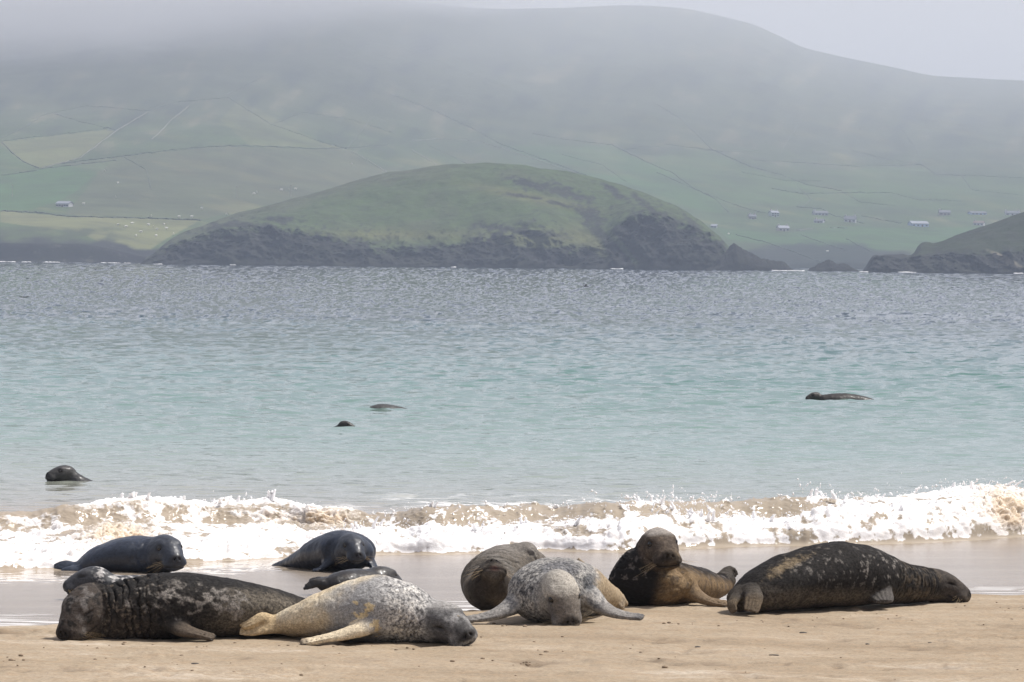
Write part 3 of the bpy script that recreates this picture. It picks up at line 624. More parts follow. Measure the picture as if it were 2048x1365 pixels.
def head_field(P, c, M, s, shut, mouth=1.0):
    q = ((P-c)@M.T)/s; f, r, u = q.T; ra = np.abs(r); qa = np.stack([f, ra, u], 1); I = np.eye(3)
    d = ell(qa, np.array([0, 0, 0.]), I, (.150, .118, .112))
    d = smin(d, ell(qa, np.array([.085, 0, -.014]), I, (.145, .102, .094)), .05)
    d = smin(d, rcone(qa, np.array([.06, .0, -.020]), np.array([.198, .0, -.044]), .100, .078), .045)
    d = smin(d, ell(qa, np.array([.203, .046, -.060]), I, (.062, .056, .050)), .025)                # whisker pads
    d = smin(d, ell(qa, np.array([.236, .0, -.024]), I, (.036, .046, .037)), .028)                    # nose pad
    d = smin(d, rcone(qa, np.array([.03, .0, -.075]), np.array([.185, .0, -.096]), .075, .036), .03)  # jaw
    d = smin(d, ell(qa, np.array([.066, .066, .060]), I, (.052, .030, .026)), .03)                   # brow
    # mouth line, nostrils, eye sockets
    um = -.083+.22*np.clip(.17-f, 0, .2); md = np.exp(-((u-um)/.0065)**2)*sstep(.07, .12, f)*(1-sstep(.275, .30, f)); d = d+.013*md*mouth
    d = -smin(-d, ell(qa, np.array([.266, .019, -.012]), head_frame((1, .2, .3), (0, -.5, 1)), (.020, .0075, .016)), .008)
    eM = head_frame((.55, .80, .22), (0, 0, 1))
    if shut: d = d+.014*np.exp(-((u-.032+.25*(f-.098)**2*10)/.008)**2-((f-.098)/.034)**2)*(ra > .03)
    else: d = -smin(-d, ell(qa, np.array([.105, .098, .036]), eM, (.017, .022, .017)), .014)
    ear = np.exp(-((f+.02)/.007)**2-((u-.02)/.008)**2)*(ra > .05); d = d+.008*ear
    d = d*s
    return d, q
COATS = {}
def seal_mat(name, rough, coat, bump, spec):
    m = NT(name); a = m.attr('coat').outputs['Color']; nz = m.noise(85, 3, 0.7).outputs[0]; nb = m.noise(26, 4, 0.6).outputs[0]
    c = m.mixc(m.ramp(nz, [(0.42, 0.0), (0.62, 0.7)]).outputs[0], a, m.mixc(0.5, a, (0.012, 0.011, 0.010)))
    c = m.mixc(m.ramp(m.noise(130, 2, 0.6).outputs[0], [(0.52, 0.0), (0.72, 0.35)]).outputs[0], c, m.mixc(1.0, a, (1.7, 1.65, 1.55), 'MULTIPLY'))
    c = m.mixc(1.0, c, m.ramp(m.noise(36, 5, 0.7, stretch=(1, 1, 1.5)).outputs[0], [(0.30, 0.62), (0.5, 1.0), (0.70, 1.35)]).outputs[0], 'MULTIPLY')
    sp = m.attr('speck').outputs['Fac']; sn = m.noise(42, 3, 0.6).outputs[0]
    c = m.mixc(m.math('MULTIPLY', m.ramp(sn, [(0.50, 0.0), (0.57, 0.8)]).outputs[0], sp), c, m.mixc(1.0, c, (.22, .22, .23), 'MULTIPLY'))
    c = m.mixc(m.math('MULTIPLY', m.ramp(sn, [(0.34, 0.7), (0.43, 0.0)]).outputs[0], sp), c, m.mixc(1.0, c, (1.5, 1.48, 1.42), 'MULTIPLY'))
    hb = m.math('ADD', m.math('MULTIPLY', nz, 0.35), nb)
    ro = m.ramp(nb, [(0.3, rough-.07), (0.7, rough+.08)]).outputs[0]
    m.pbr(Base_Color=c, Roughness=ro, Coat_Weight=coat, Coat_Roughness=0.16, Normal=m.bump(hb, bump, 0.011), Specular_IOR_Level=spec); return m.m
DRY, DAMP, WETM = seal_mat('seal_fur_dry', 0.70, 0.0, 0.8, .06), seal_mat('seal_fur_damp', 0.5, 0.05, 0.5, .2), seal_mat('seal_fur_wet', 0.42, 0.14, 0.3, .3)
EYE = NT('seal_eye'); EYE.pbr(Base_Color=(0.012, 0.009, 0.008), Roughness=0.06); EYE = EYE.m
WHI = NT('seal_whisker'); WHI.pbr(Base_Color=(0.45, 0.33, 0.18), Roughness=0.4); WHI = WHI.m
CLAW = NT('seal_claw'); CLAW.pbr(Base_Color=(0.05, 0.04, 0.035), Roughness=0.35); CLAW = CLAW.m
def uv_ball(c, r, n=10):
    a = np.linspace(0, 2*np.pi, n, endpoint=False); b = np.linspace(-1.45, 1.45, 7); A, B = np.meshgrid(a, b)
    V = np.stack([np.cos(B)*np.cos(A), np.cos(B)*np.sin(A), np.sin(B)], -1).reshape(-1, 3)*r+c; i = np.arange(7*n).reshape(7, n); j = np.roll(i, -1, 1)
    return V, np.stack([i[:-1].ravel(), j[:-1].ravel(), j[1:].ravel(), i[1:].ravel()], -1)
def tube(pts, r0, r1, ns=4):
    pts = np.asarray(pts); T = np.gradient(pts, axis=0); T /= np.linalg.norm(T, axis=1)[:, None]; ref = np.array([.3, .5, .8]); A = np.cross(T, ref); A /= np.linalg.norm(A, axis=1)[:, None]; B = np.cross(T, A)
    a = np.linspace(0, 2*np.pi, ns, endpoint=False); rr = np.linspace(r0, r1, len(pts))
    V = pts[:, None]+rr[:, None, None]*(np.cos(a)[None, :, None]*A[:, None]+np.sin(a)[None, :, None]*B[:, None]); i = np.arange(len(pts)*ns).reshape(-1, ns); j = np.roll(i, -1, 1)
    return V.reshape(-1, 3), np.stack([i[:-1].ravel(), j[:-1].ravel(), j[1:].ravel(), i[1:].ravel()], -1)
def join(parts):
    V, Fc, b = [], [], 0
    for v, f in parts: V.append(v); Fc.append(f+b); b += len(v)
    return np.concatenate(V), np.concatenate(Fc)
def seal(label, d0, body, head, coat, flippers=(), hinds=(), mat=DRY, h=0.0098, wrinkle=(), name='grey_seal', whisk=True, group='grey seals on the beach', up=None, seed=1, folds=0.012, speck=.25):
    """body: (px, top_py, bottom_py, depth offset, half width); head: (px, py, depth offset, forward, up, roll, scale, eyes shut)"""
    sc = F_PX/d0
    B = np.array([b[:5] for b in body], float)
    C = unproj(B[:, 0], (B[:, 1]+B[:, 2])/2, d0+B[:, 3]); hh = (B[:, 2]-B[:, 1])/2/(F_PX/(d0+B[:, 3]))
    ups = np.array([b[5] if len(b) > 5 else (0, 0, 1) for b in body], float)
    loft = Loft(C, B[:, 4], hh, hh*1.03, ups)
    HCN = unproj(head[0], head[1], d0+head[2]); HM = head_frame(head[3], head[4], head[5]); hs = head[6]; shut = head[7]; mth = head[8] if len(head) > 8 else 1.0
    fl = []
    for fp in flippers:                               # (px, py, depth, half width, half thickness, up vector) from shoulder to tip
        q = np.array([f[:5] for f in fp], float); q[1:, 3] = np.maximum(q[1:, 3]*1.15, .068); q[1:, 4] = np.maximum(q[1:, 4]*1.1, .026); fc = unproj(q[:, 0], q[:, 1], d0+q[:, 2]); fl.append((Loft(fc, q[:, 3], q[:, 4], q[:, 4], [f[5] for f in fp], 24), 'fore'))
    for fp in hinds:
        q = np.array([f[:5] for f in fp], float); fc = unproj(q[:, 0], q[:, 1], d0+q[:, 2]); fl.append((Loft(fc, q[:, 3], q[:, 4], q[:, 4], [f[5] for f in fp], 24), 'hind'))
    def field(P, full=False):
        P = np.asarray(P, np.float32); d, t, an = loft.eval(P)
        if full: hd, q = head_field(P, HCN, HM, hs, shut, mth)
        else:
            w = np.abs(P-HCN).max(1) < .42*hs; hd = np.full(len(P), 9., np.float32)
            if w.any(): hd[w] = head_field(P[w], HCN, HM, hs, shut, mth)[0]
        d = smin(d, hd, .075*hs)
        fk = np.zeros(len(P)); ft = np.zeros(len(P))
        for L, kind in fl:
            w = ((P > L.lo) & (P < L.hi)).all(1)
            if not full and not w.any(): continue
            fd, t2, a2 = np.full(len(P), 9.), np.zeros(len(P)), np.zeros(len(P)); fd[w], t2[w], a2[w] = L.eval(P[w])
            # finger ridges towards the tip
            lat = np.cos(a2); fd = fd+.011*sstep(.40, .75, t2)*np.abs(np.sin(lat*5.0*np.pi/2))**4*1.0
            if full: closer = fd < d+.012; fk[closer] = 1 if kind == 'fore' else 2; ft = np.where(closer, t2, ft)
            d = smin(d, fd, .05 if kind == 'fore' else .045)
        if full: return d, t, an, q, fk, ft
        return d
    pad = .12; allp = [loft.C-loft.A[:, None], loft.C+loft.A[:, None], HCN[None]-.33*hs, HCN[None]+.33*hs]+[L.C-.13 for L, _ in fl]+[L.C+.13 for L, _ in fl]
    allp = np.concatenate(allp); lo, hi = allp.min(0)-pad, allp.max(0)+pad
    V, Q = build_field(field, lo, hi, h)
    _, t, an, q, fk, ft = field(V, True)
    # vertex normals
    fn = np.cross(V[Q[:, 2]]-V[Q[:, 0]], V[Q[:, 3]]-V[Q[:, 1]]); N = np.zeros_like(V)
    for k in range(4): np.add.at(N, Q[:, k], fn)
    N /= np.linalg.norm(N, axis=1)[:, None]+1e-12
    onhead = 1-sstep(.9, 1.25, np.linalg.norm(q/np.array([.2, .15, .15])-np.array([.35, 0, 0]), axis=1))
    inb = (1-onhead)*(fk == 0)
    nz = fbm(V*4.0+seed, 3)
    # skin folds round the neck: sharp grooves between rounded rolls
    groove = np.zeros(len(V))
    for t0, t1, nf, amp, a0, a1 in wrinkle:           # spine range, number of folds, depth, angle window (degrees round the trunk)
        ph = (t-t0)/(t1-t0)*nf+.9*nz+.5*fbm(V*9+seed, 2); win = sstep(t0-.02, t0+.05, t)*(1-sstep(t1-.05, t1+.02, t))
        ad = np.degrees(an); aw = sstep(a0, a0+25, ad)*(1-sstep(a1-25, a1, ad)) if a0 is not None else 1.0
        var = .25+.75*sstep(-.25, .3, fbm(V*np.array([6, 6, 3.])+seed+5, 2))
        g = np.exp(-(np.sin(np.pi*ph)/.36)**2); groove = np.maximum(groove, g*win*aw*amp*var)
    D = -groove*inb*1.0+folds*.75*fbm(V*6+seed, 3)*inb+.022*fbm(V*2.3+seed, 2)*inb+.0035*fbm(V*19+seed, 2)
    V2 = V+N*D[:, None]
    V2 = V2
    px, py = proj(V)
    col = coat(dict(V=V, t=t, an=an, q=q, px=px, py=py, hd=onhead, fk=fk, ft=ft, N=N, nz=nz, s=seed))
    hf, hr, hu = q.T
    col = lerp(col, [.012, .010, .010], .93*np.maximum(.8*sstep(.235, .262, hf)*sstep(-.05, -.03, hu), np.exp(-((hf-.1)/(.040 if shut else .028))**2-((hu-.034)/(.015 if shut else .026))**2)*(np.abs(hr) > .05)*.95)*sstep(.05, .3, onhead))
    um_ = -.083+.22*np.clip(.17-hf, 0, .2); col = lerp(col, [.010, .009, .009], .8*np.exp(-((hu-um_)/.008)**2)*sstep(.07, .12, hf)*sstep(.05, .3, onhead))
    base = np.array([C[len(C)//2][0], C[len(C)//2][1], (C[len(C)//2]-hh[len(C)//2])[2]])
    root = empty(name, tuple(base)); tag(root, label, 'seal', group)
    mesh_np('body', V2, Q, mat, {'coat': np.clip(col, 0.004, .9), 'speck': np.clip((speck(px, py) if callable(speck) else speck)*(1-.8*onhead)*(1-.7*(fk > 0)), 0, 1)}, parent=root)
    W = lambda v: HCN+(np.asarray(v)*hs)@HM
    if not shut:
        for sg in (-1, 1): mesh_np('eye', *uv_ball(W((.098, sg*.084, .036)), .025*hs), EYE, parent=root)
    if whisk:
        r = np.random.default_rng(seed); parts = []
        for sg in (-1, 1):
            for k in range(9):
                b = np.array([.205+r.uniform(-.03, .035), sg*(.070+r.uniform(-.006, .008)), -.056+r.uniform(-.02, .018)]); dr = nrm((r.uniform(-.25, .25), sg*1.0, r.uniform(-.75, .0))); ln = r.uniform(.10, .19)
                s_ = np.linspace(0, 1, 5)[:, None]; parts.append(tube(W(b+dr*ln*s_+np.array([-.05, 0, -.05])*s_**2*ln*6*.4-.012*dr), .0009, .0005, 3))
        tag(mesh_np('whiskers', *join(parts), WHI, parent=root), kind='stuff')
    for L, kind in fl:                                # claws at the finger tips
        if kind != 'fore': continue
        e = L.C[-1]; T, S, U = L.T[-1], L.S[-1], L.U[-1]
        for k in (-1, -.5, 0, .5, 1):
            b = e+S*L.A[-1]*.8*k-T*.008*abs(k)+U*.004; mesh_np('claw', *tube([b-T*.012, b+T*.012, b+T*.030-U*.008], .005, .0015, 5), CLAW, parent=root)
    return root
# ---------------------------------------------------------------- coats: pigment, with some lit tops and a shaded underside painted in
def mott(V, sc, lo, hi, seed, oct=4): return sstep(lo, hi, fbm(V*sc+seed, oct, .6))
def c_front_left(k):
    V, t, an = k['V'], k['t'], np.degrees(k['an']); px, py = k['px'], k['py']; n = fbm(V*4.5+1, 4, .6); f = fbm(V*np.array([16, 16, 22.]), 4, .65)
    c = np.tile([.028, .025, .023], (len(V), 1)); fur = fbm(V*38, 2)
    tan = sstep(400, 500, px+60*n+.9*(py-1215))*sstep(1165, 1195, py-.30*(px-520)*(px > 400)+14*n); c = lerp(c, [.165, .142, .112], .85*tan*(.6+.4*sstep(-.3, .2, fur)))
    lt = np.clip(blob(px, py, 385, 1195, 120, 38, .22)+.6*blob(px, py, 480, 1205, 80, 30, .3)+.6*blob(px, py, 290, 1210, 70, 40), 0, 1); c = lerp(c, [.25, .228, .205], .9*sstep(.34, .58, lt*.42+.85*fbm(V*np.array([10, 10, 14.])+4, 4, .6)+.1*n))
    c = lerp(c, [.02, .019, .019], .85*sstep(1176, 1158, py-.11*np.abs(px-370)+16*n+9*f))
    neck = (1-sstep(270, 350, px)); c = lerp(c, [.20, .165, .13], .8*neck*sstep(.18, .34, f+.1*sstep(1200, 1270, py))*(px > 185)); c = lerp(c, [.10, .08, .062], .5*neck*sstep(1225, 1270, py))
    c = lerp(c, [.085, .07, .06], .8*k['hd']); c = lerp(c, [.19, .175, .165], .65*k['hd']*mott(V, 11, .0, .3, 2)); c = lerp(c, [.016, .016, .016], .8*k['hd']*mott(V, 12, .08, .28, 7))
    c = lerp(c, [.018, .017, .017], .8*sstep(.3, .7, blob(px, py, 335, 1240, 26, 18))*(k['fk'] == 0)); c = lerp(c, [.115, .09, .068], .85*(k['fk'] == 1)*sstep(.15, .45, k['ft'])); return c
def c_cream(k):
    V = k['V']; px, py = k['px'], k['py']; n = fbm(V*5, 4); f = fbm(V*17, 4, .65)
    c = np.tile([.62, .51, .35], (len(V), 1)); c = lerp(c, [.74, .66, .51], .7*sstep(-.2, .3, n)); c = lerp(c, [.30, .20, .105], .55*sstep(1225, 1275, py+14*n)*(k['fk'] == 0))  # browner underside, with the bottom shading put into the coat colour
    g = sstep(630, 700, px+45*n+.45*(py-1200)-60*sstep(1180, 1152, py)); c = lerp(c, [.27, .27, .275], .95*g)
    c = lerp(c, [.38, .37, .36], g*.8*sstep(735, 775, px+20*n)); c = lerp(c, [.72, .69, .64], g*.85*sstep(765, 800, px+25*n)*sstep(-.1, .22, f)*(1-sstep(835, 860, px)))
    c = lerp(c, [.07, .068, .068], g*.85*sstep(.16, .34, -f+.1*n)*sstep(750, 790, px+30*n))
    cr_ = fbm(n3(px*.035, py*.012, 3.), 3, kind='ridge'); c = lerp(c, [.03, .03, .03], .8*g*sstep(.33, .46, cr_)*sstep(760, 790, px)*(1-k['hd']))
    for cx, cy, rx, ry in ((737, 1215, 13, 17), (712, 1207, 7, 6), (752, 1250, 13, 22), (720, 1232, 16, 8)): c = lerp(c, [.60, .47, .27], .9*sstep(.40, .62, blob(px, py, cx, cy, rx, ry)*.75+.75*fbm(V*26, 3, .6)))
    c = lerp(c, [.095, .092, .092], .9*np.clip(k['hd']*1.2, 0, 1)*sstep(-.25, .15, n+.15)*(py > 1216)); c = lerp(c, [.30, .285, .27], .7*k['hd']*sstep(1226, 1212, py)); c = lerp(c, [.035, .033, .033], .9*blob(px, py, 922, 1258, 24, 22))  # lit top of the head painted as paler fur
    c = lerp(c, [.70, .59, .42], .95*(k['fk'] == 1)*sstep(.12, .3, k['ft'])); c = lerp(c, [.20, .16, .12], .8*(k['fk'] == 1)*sstep(.85, 1, k['ft'])); c = lerp(c, [.48, .36, .21], .8*(k['fk'] == 2)); return c
def c_dark(tint, fleck=0., fl_c=(.3, .29, .28), face=(.05, .045, .042), brown=0.):
    def f(k):
        V = k['V']; c = np.tile(tint, (len(V), 1)).astype(float); n = fbm(V*6+k['s'], 4)
        c = lerp(c, np.array(tint)*1.9, .6*sstep(0, .5, n)); an = np.degrees(k['an'])
        c = lerp(c, [.09, .066, .045], brown*sstep(10, -40, an+20*n)); c = lerp(c, fl_c, fleck*mott(V, 13, .1, .3, k['s']+3)); c = lerp(c, face, .6*k['hd']); return c
    return f
def c_spotted(k):
    V = k['V']; c = np.tile([.035, .037, .042], (len(V), 1)); s = mott(V, 15, .02, .2, 4)*sstep(.03, -.06, k['q'][:, 0]); c = lerp(c, [.48, .46, .44], .9*s); return lerp(c, [.06, .06, .066], .7*k['hd']*sstep(.0, .08, k['q'][:, 0]))
def c_roller(k):
    V = k['V']; n = fbm(V*7, 4); c = np.tile([.125, .108, .09], (len(V), 1)); c = lerp(c, [.20, .185, .165], .7*sstep(0, .4, n)); c = lerp(c, [.05, .045, .04], .7*mott(V, 14, .1, .3, 4))
    c = lerp(c, [.24, .22, .20], .6*sstep(1120, 1095, k['py'])); c = lerp(c, [.034, .027, .022], .9*k['hd']); c = lerp(c, [.30, .25, .2], .8*k['hd']*sstep(.02, .07, k['q'][:, 2])); c = lerp(c, [.16, .045, .03], .85*np.exp(-((k['q'][:, 0]-.25)/.03)**2-((k['q'][:, 2]+.082)/.013)**2-(k['q'][:, 1]/.035)**2)); return c  # the back's lit top is painted into the coat by height
def c_pale(k):
    V = k['V']; px, py = k['px'], k['py']; n = fbm(V*6, 4); f = fbm(V*20, 4, .65); c = np.tile([.27, .262, .25], (len(V), 1)); c = lerp(c, [.47, .445, .41], .8*sstep(-.05, .3, f)); c = lerp(c, [.10, .10, .105], .8*sstep(.05, .3, -f+.35*n))
    c = lerp(c, [.13, .13, .14], .7*sstep(.3, .6, blob(px, py, 1120, 1138, 45, 18)+.25*f)); c = lerp(c, [.07, .075, .085], .8*sstep(.35, .8, blob(px, py, 1178, 1165, 16, 22)+.5*f)); c = lerp(c, [.36, .27, .16], .8*sstep(1185, 1205, px+10*n)*(k['fk'] == 0))
    c = lerp(c, [.44, .405, .35], .9*k['hd']); c = lerp(c, [.12, .10, .085], .85*k['hd']*sstep(.07, .16, k['q'][:, 0]+.05*n)); c = lerp(c, [.10, .10, .105], .5*k['hd']*sstep(.06, .10, np.abs(k['q'][:, 1]))*(k['q'][:, 2] < .02)); c = lerp(c, [.24, .225, .21], .85*(k['fk'] == 1)*sstep(.15, .5, k['ft']+.2*n)); c = lerp(c, [.09, .09, .095], .6*(k['fk'] == 1)*sstep(.8, 1, k['ft'])); c = lerp(c, [.30, .22, .13], .7*(k['fk'] == 2)); return c  # lit head top and dark muzzle put into the coat colour
def c_upright(k):
    V = k['V']; px, py = k['px'], k['py']; n = fbm(V*6, 4); c = np.tile([.016, .0145, .014], (len(V), 1)); b = sstep(1300, 1345, px+18*n+.25*(py-1170))*sstep(1128, 1150, py-.02*(px-1350)+8*n-.28*(px-1350)*(px > 1350)+6)
    c = lerp(c, [.24, .165, .092], .85*b*(1-k['hd'])); c = lerp(c, [.06, .05, .045], .5*b*mott(V, 12, .0, .3, 4)); c = lerp(c, [.17, .15, .14], .6*mott(V, 17, .14, .3, 6)*(1-b)*(py < 1160)); c = lerp(c, [.085, .066, .052], .9*k['hd']); c = lerp(c, [.16, .125, .095], .6*k['hd']*mott(V, 13, .0, .3, 3))
    c = lerp(c, [.33, .30, .27], .85*sstep(1076, 1064, py+5*n)); c = lerp(c, [.23, .17, .10], .8*k['hd']*blob(px, py, 1347, 1114, 14, 10)); c = lerp(c, [.19, .14, .095], .7*(k['fk'] == 1)*sstep(.25, .5, k['ft'])); c = lerp(c, [.07, .06, .05], .7*(k['fk'] == 2)); return c  # coat turns paler at the crown of the head
def c_right(k):
    V = k['V']; px, py = k['px'], k['py']; n = fbm(V*6, 4); f = fbm(V*15, 4, .65); c = np.tile([.02, .018, .017], (len(V), 1)); an = np.degrees(k['an'])
    low = sstep(1165, 1195, py+12*n-.02*(px-1600)); c = lerp(c, [.12, .102, .082], .75*low); c = lerp(c, [.035, .03, .028], .6*low*mott(V, 8, .0, .3, 5)); c = lerp(c, [.21, .16, .10], .75*sstep(.3, .85, blob(px, py, 1560, 1140, 55, 14, -.62)*.7+blob(px, py, 1600, 1120, 60, 7, -.4)*.5+.75*f))
    c = lerp(c, [.26, .24, .22], .7*sstep(.14, .32, f)*np.clip(blob(px, py, 1690, 1135, 110, 34)+blob(px, py, 1770, 1140, 50, 26), 0, 1)); c = lerp(c, [.14, .11, .08], .55*sstep(1780, 1830, px)*mott(V, 14, -.1, .3, 2)); c = lerp(c, [.065, .055, .048], .7*k['hd'])
    c = lerp(c, [.10, .092, .086], .8*(k['fk'] == 1)*sstep(.2, .5, k['ft'])); c = lerp(c, [.14, .105, .07], .8*(k['fk'] == 2)*sstep(.3, .6, k['ft'])); return c
Z3 = (0, 0, 1)
# ---------------------------------------------------------------- the ten animals on the sand and in the swash
def dist(px, py, z): return float(ground(px, py, z)[1])
D1 = dist(300, 1280, .35)
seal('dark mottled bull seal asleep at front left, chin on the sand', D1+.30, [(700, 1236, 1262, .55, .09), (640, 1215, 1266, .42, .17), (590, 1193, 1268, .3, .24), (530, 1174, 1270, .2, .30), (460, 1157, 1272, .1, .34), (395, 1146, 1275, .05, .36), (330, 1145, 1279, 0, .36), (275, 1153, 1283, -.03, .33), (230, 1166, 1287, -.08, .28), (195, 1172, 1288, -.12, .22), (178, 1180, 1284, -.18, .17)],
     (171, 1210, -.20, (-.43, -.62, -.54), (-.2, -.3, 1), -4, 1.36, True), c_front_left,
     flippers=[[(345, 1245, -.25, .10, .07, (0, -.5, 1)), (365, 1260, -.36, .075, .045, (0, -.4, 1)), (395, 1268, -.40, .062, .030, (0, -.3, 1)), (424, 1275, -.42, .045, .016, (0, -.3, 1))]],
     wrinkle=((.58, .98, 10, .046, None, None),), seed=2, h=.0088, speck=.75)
D2 = dist(760, 1288, .35)
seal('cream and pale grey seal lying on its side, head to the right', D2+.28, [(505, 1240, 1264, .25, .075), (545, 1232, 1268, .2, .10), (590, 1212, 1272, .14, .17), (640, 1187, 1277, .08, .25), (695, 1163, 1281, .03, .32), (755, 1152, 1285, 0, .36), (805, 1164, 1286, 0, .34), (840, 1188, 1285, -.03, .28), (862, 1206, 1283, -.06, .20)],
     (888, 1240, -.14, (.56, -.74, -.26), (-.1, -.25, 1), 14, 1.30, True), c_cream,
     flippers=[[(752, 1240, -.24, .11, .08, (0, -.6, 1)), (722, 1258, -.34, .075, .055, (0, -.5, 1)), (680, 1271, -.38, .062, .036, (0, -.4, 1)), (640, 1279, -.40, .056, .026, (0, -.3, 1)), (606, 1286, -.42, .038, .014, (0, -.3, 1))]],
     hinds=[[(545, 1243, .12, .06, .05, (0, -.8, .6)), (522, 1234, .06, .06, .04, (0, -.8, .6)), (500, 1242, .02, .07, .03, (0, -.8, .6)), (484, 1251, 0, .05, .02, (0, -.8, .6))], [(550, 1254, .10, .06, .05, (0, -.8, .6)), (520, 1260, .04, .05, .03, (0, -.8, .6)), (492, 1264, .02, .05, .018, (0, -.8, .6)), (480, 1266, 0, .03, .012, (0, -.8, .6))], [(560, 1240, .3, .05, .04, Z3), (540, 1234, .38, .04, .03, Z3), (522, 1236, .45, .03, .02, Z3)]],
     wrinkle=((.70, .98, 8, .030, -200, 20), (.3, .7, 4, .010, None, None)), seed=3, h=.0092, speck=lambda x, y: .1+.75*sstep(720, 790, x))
D3 = dist(690, 1190, .16)
seal('small near-black wet seal half hidden behind the cream seal', D3+.2, [(648, 1158, 1184, -.05, .10), (672, 1146, 1190, 0, .17), (700, 1139, 1194, .12, .20), (730, 1139, 1194, .26, .19), (752, 1143, 1190, .36, .15)],
     (762, 1157, .42, (.35, .45, -.05), Z3, 0, 1.12, True), c_dark((.012, .010, .009), .25, (.08, .06, .045)),
     hinds=[[(652, 1170, -.06, .05, .04, (0, -.8, .6)), (635, 1166, -.1, .05, .035, (0, -.8, .6)), (618, 1172, -.12, .05, .022, (0, -.8, .6)), (609, 1178, -.13, .035, .014, (0, -.8, .6))], [(652, 1166, 0, .05, .04, (0, -.5, 1)), (636, 1160, .02, .05, .03, (0, -.5, 1)), (620, 1162, .03, .04, .016, (0, -.5, 1))]],
     mat=WETM, speck=.08, whisk=False, seed=4, h=.012)
D4 = dist(250, 1146, .06)
seal('wet blue-grey seal leaving the surf at left, body side-on, looking right', D4+.2, [(150, 1129, 1147, .05, .11), (172, 1111, 1148, .05, .20), (205, 1090, 1149, .05, .29), (245, 1075, 1149, .04, .35), (285, 1073, 1149, 0, .35), (312, 1077, 1149, -.1, .31), (326, 1082, 1146, -.2, .24)],
     (331, 1098, -.28, (.40, -.85, -.20), Z3, 3, 1.38, False), c_dark((.020, .027, .044), .10, (.06, .075, .10), (.028, .032, .042)),
     hinds=[[(158, 1136, 0, .06, .05, Z3), (138, 1132, 0, .07, .03, (0, -.7, .7)), (120, 1132, 0, .07, .025, (0, -.7, .7)), (110, 1135, 0, .05, .018, (0, -.7, .7))], [(158, 1142, -.1, .06, .05, Z3), (140, 1141, -.12, .06, .03, (0, -.7, .7)), (125, 1143, -.12, .05, .025, (0, -.7, .7))]],
     mat=WETM, speck=.08, seed=5, h=.012, wrinkle=((.7, .95, 4, .008, None, None),))
D5 = dist(190, 1194, .17)
seal('dark seal with white-spotted neck peering left behind the bull', D5+.15, [(400, 1172, 1200, .6, .14), (340, 1160, 1200, .45, .24), (285, 1152, 1198, .25, .26), (240, 1149, 1196, .1, .23), (208, 1146, 1192, .03, .18)],
     (186, 1158, 0, (-.96, -.12, -.16), Z3, 4, 1.12, True), c_spotted, mat=DAMP, seed=6, h=.0115, wrinkle=((.75, .98, 3, .008, None, None),))
D6 = dist(660, 1142, .08)
seal('wet black-blue seal hauling out of the surf, facing the camera', D6+.2, [(548, 1131, 1141, .95, .06), (575, 1117, 1142, .78, .12), (608, 1098, 1142, .58, .19), (645, 1074, 1142, .36, .27), (680, 1062, 1143, .15, .33), (700, 1065, 1143, -.02, .31), (706, 1074, 1140, -.14, .24)],
     (702, 1091, -.24, (.30, -.86, -.26), Z3, 3, 1.10, False), c_dark((.015, .021, .036), .05, (.08, .085, .10), (.024, .027, .034)),
     flippers=[[(728, 1110, -.05, .09, .07, (.5, 0, 1)), (740, 1125, -.15, .07, .045, (.5, 0, 1)), (748, 1136, -.25, .055, .03, (.5, 0, 1)), (752, 1142, -.3, .045, .02, Z3)], [(668, 1112, -.05, .09, .07, (-.5, 0, 1)), (655, 1128, -.12, .07, .045, (-.5, 0, 1)), (642, 1138, -.16, .055, .03, (-.4, 0, 1)), (630, 1142, -.2, .04, .02, Z3)]],
     hinds=[[(556, 1137, .9, .05, .035, Z3), (546, 1138, .98, .06, .02, (0, -.7, .7)), (536, 1141, 1.05, .05, .015, (0, -.7, .7))]], mat=WETM, speck=.08, seed=7, h=.012)
D7 = dist(985, 1226, .31)
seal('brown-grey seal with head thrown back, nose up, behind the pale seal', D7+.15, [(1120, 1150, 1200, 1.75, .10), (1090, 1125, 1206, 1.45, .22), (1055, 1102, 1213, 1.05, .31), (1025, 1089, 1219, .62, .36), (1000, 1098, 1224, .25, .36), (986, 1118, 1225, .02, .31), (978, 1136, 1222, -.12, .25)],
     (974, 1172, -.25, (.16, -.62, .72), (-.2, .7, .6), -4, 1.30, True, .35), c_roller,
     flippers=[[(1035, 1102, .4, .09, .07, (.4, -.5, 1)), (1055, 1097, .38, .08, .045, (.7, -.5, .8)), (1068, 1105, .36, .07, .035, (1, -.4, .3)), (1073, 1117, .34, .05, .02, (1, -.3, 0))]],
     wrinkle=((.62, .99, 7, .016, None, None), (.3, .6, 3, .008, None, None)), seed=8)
D8 = dist(1110, 1249, .35)
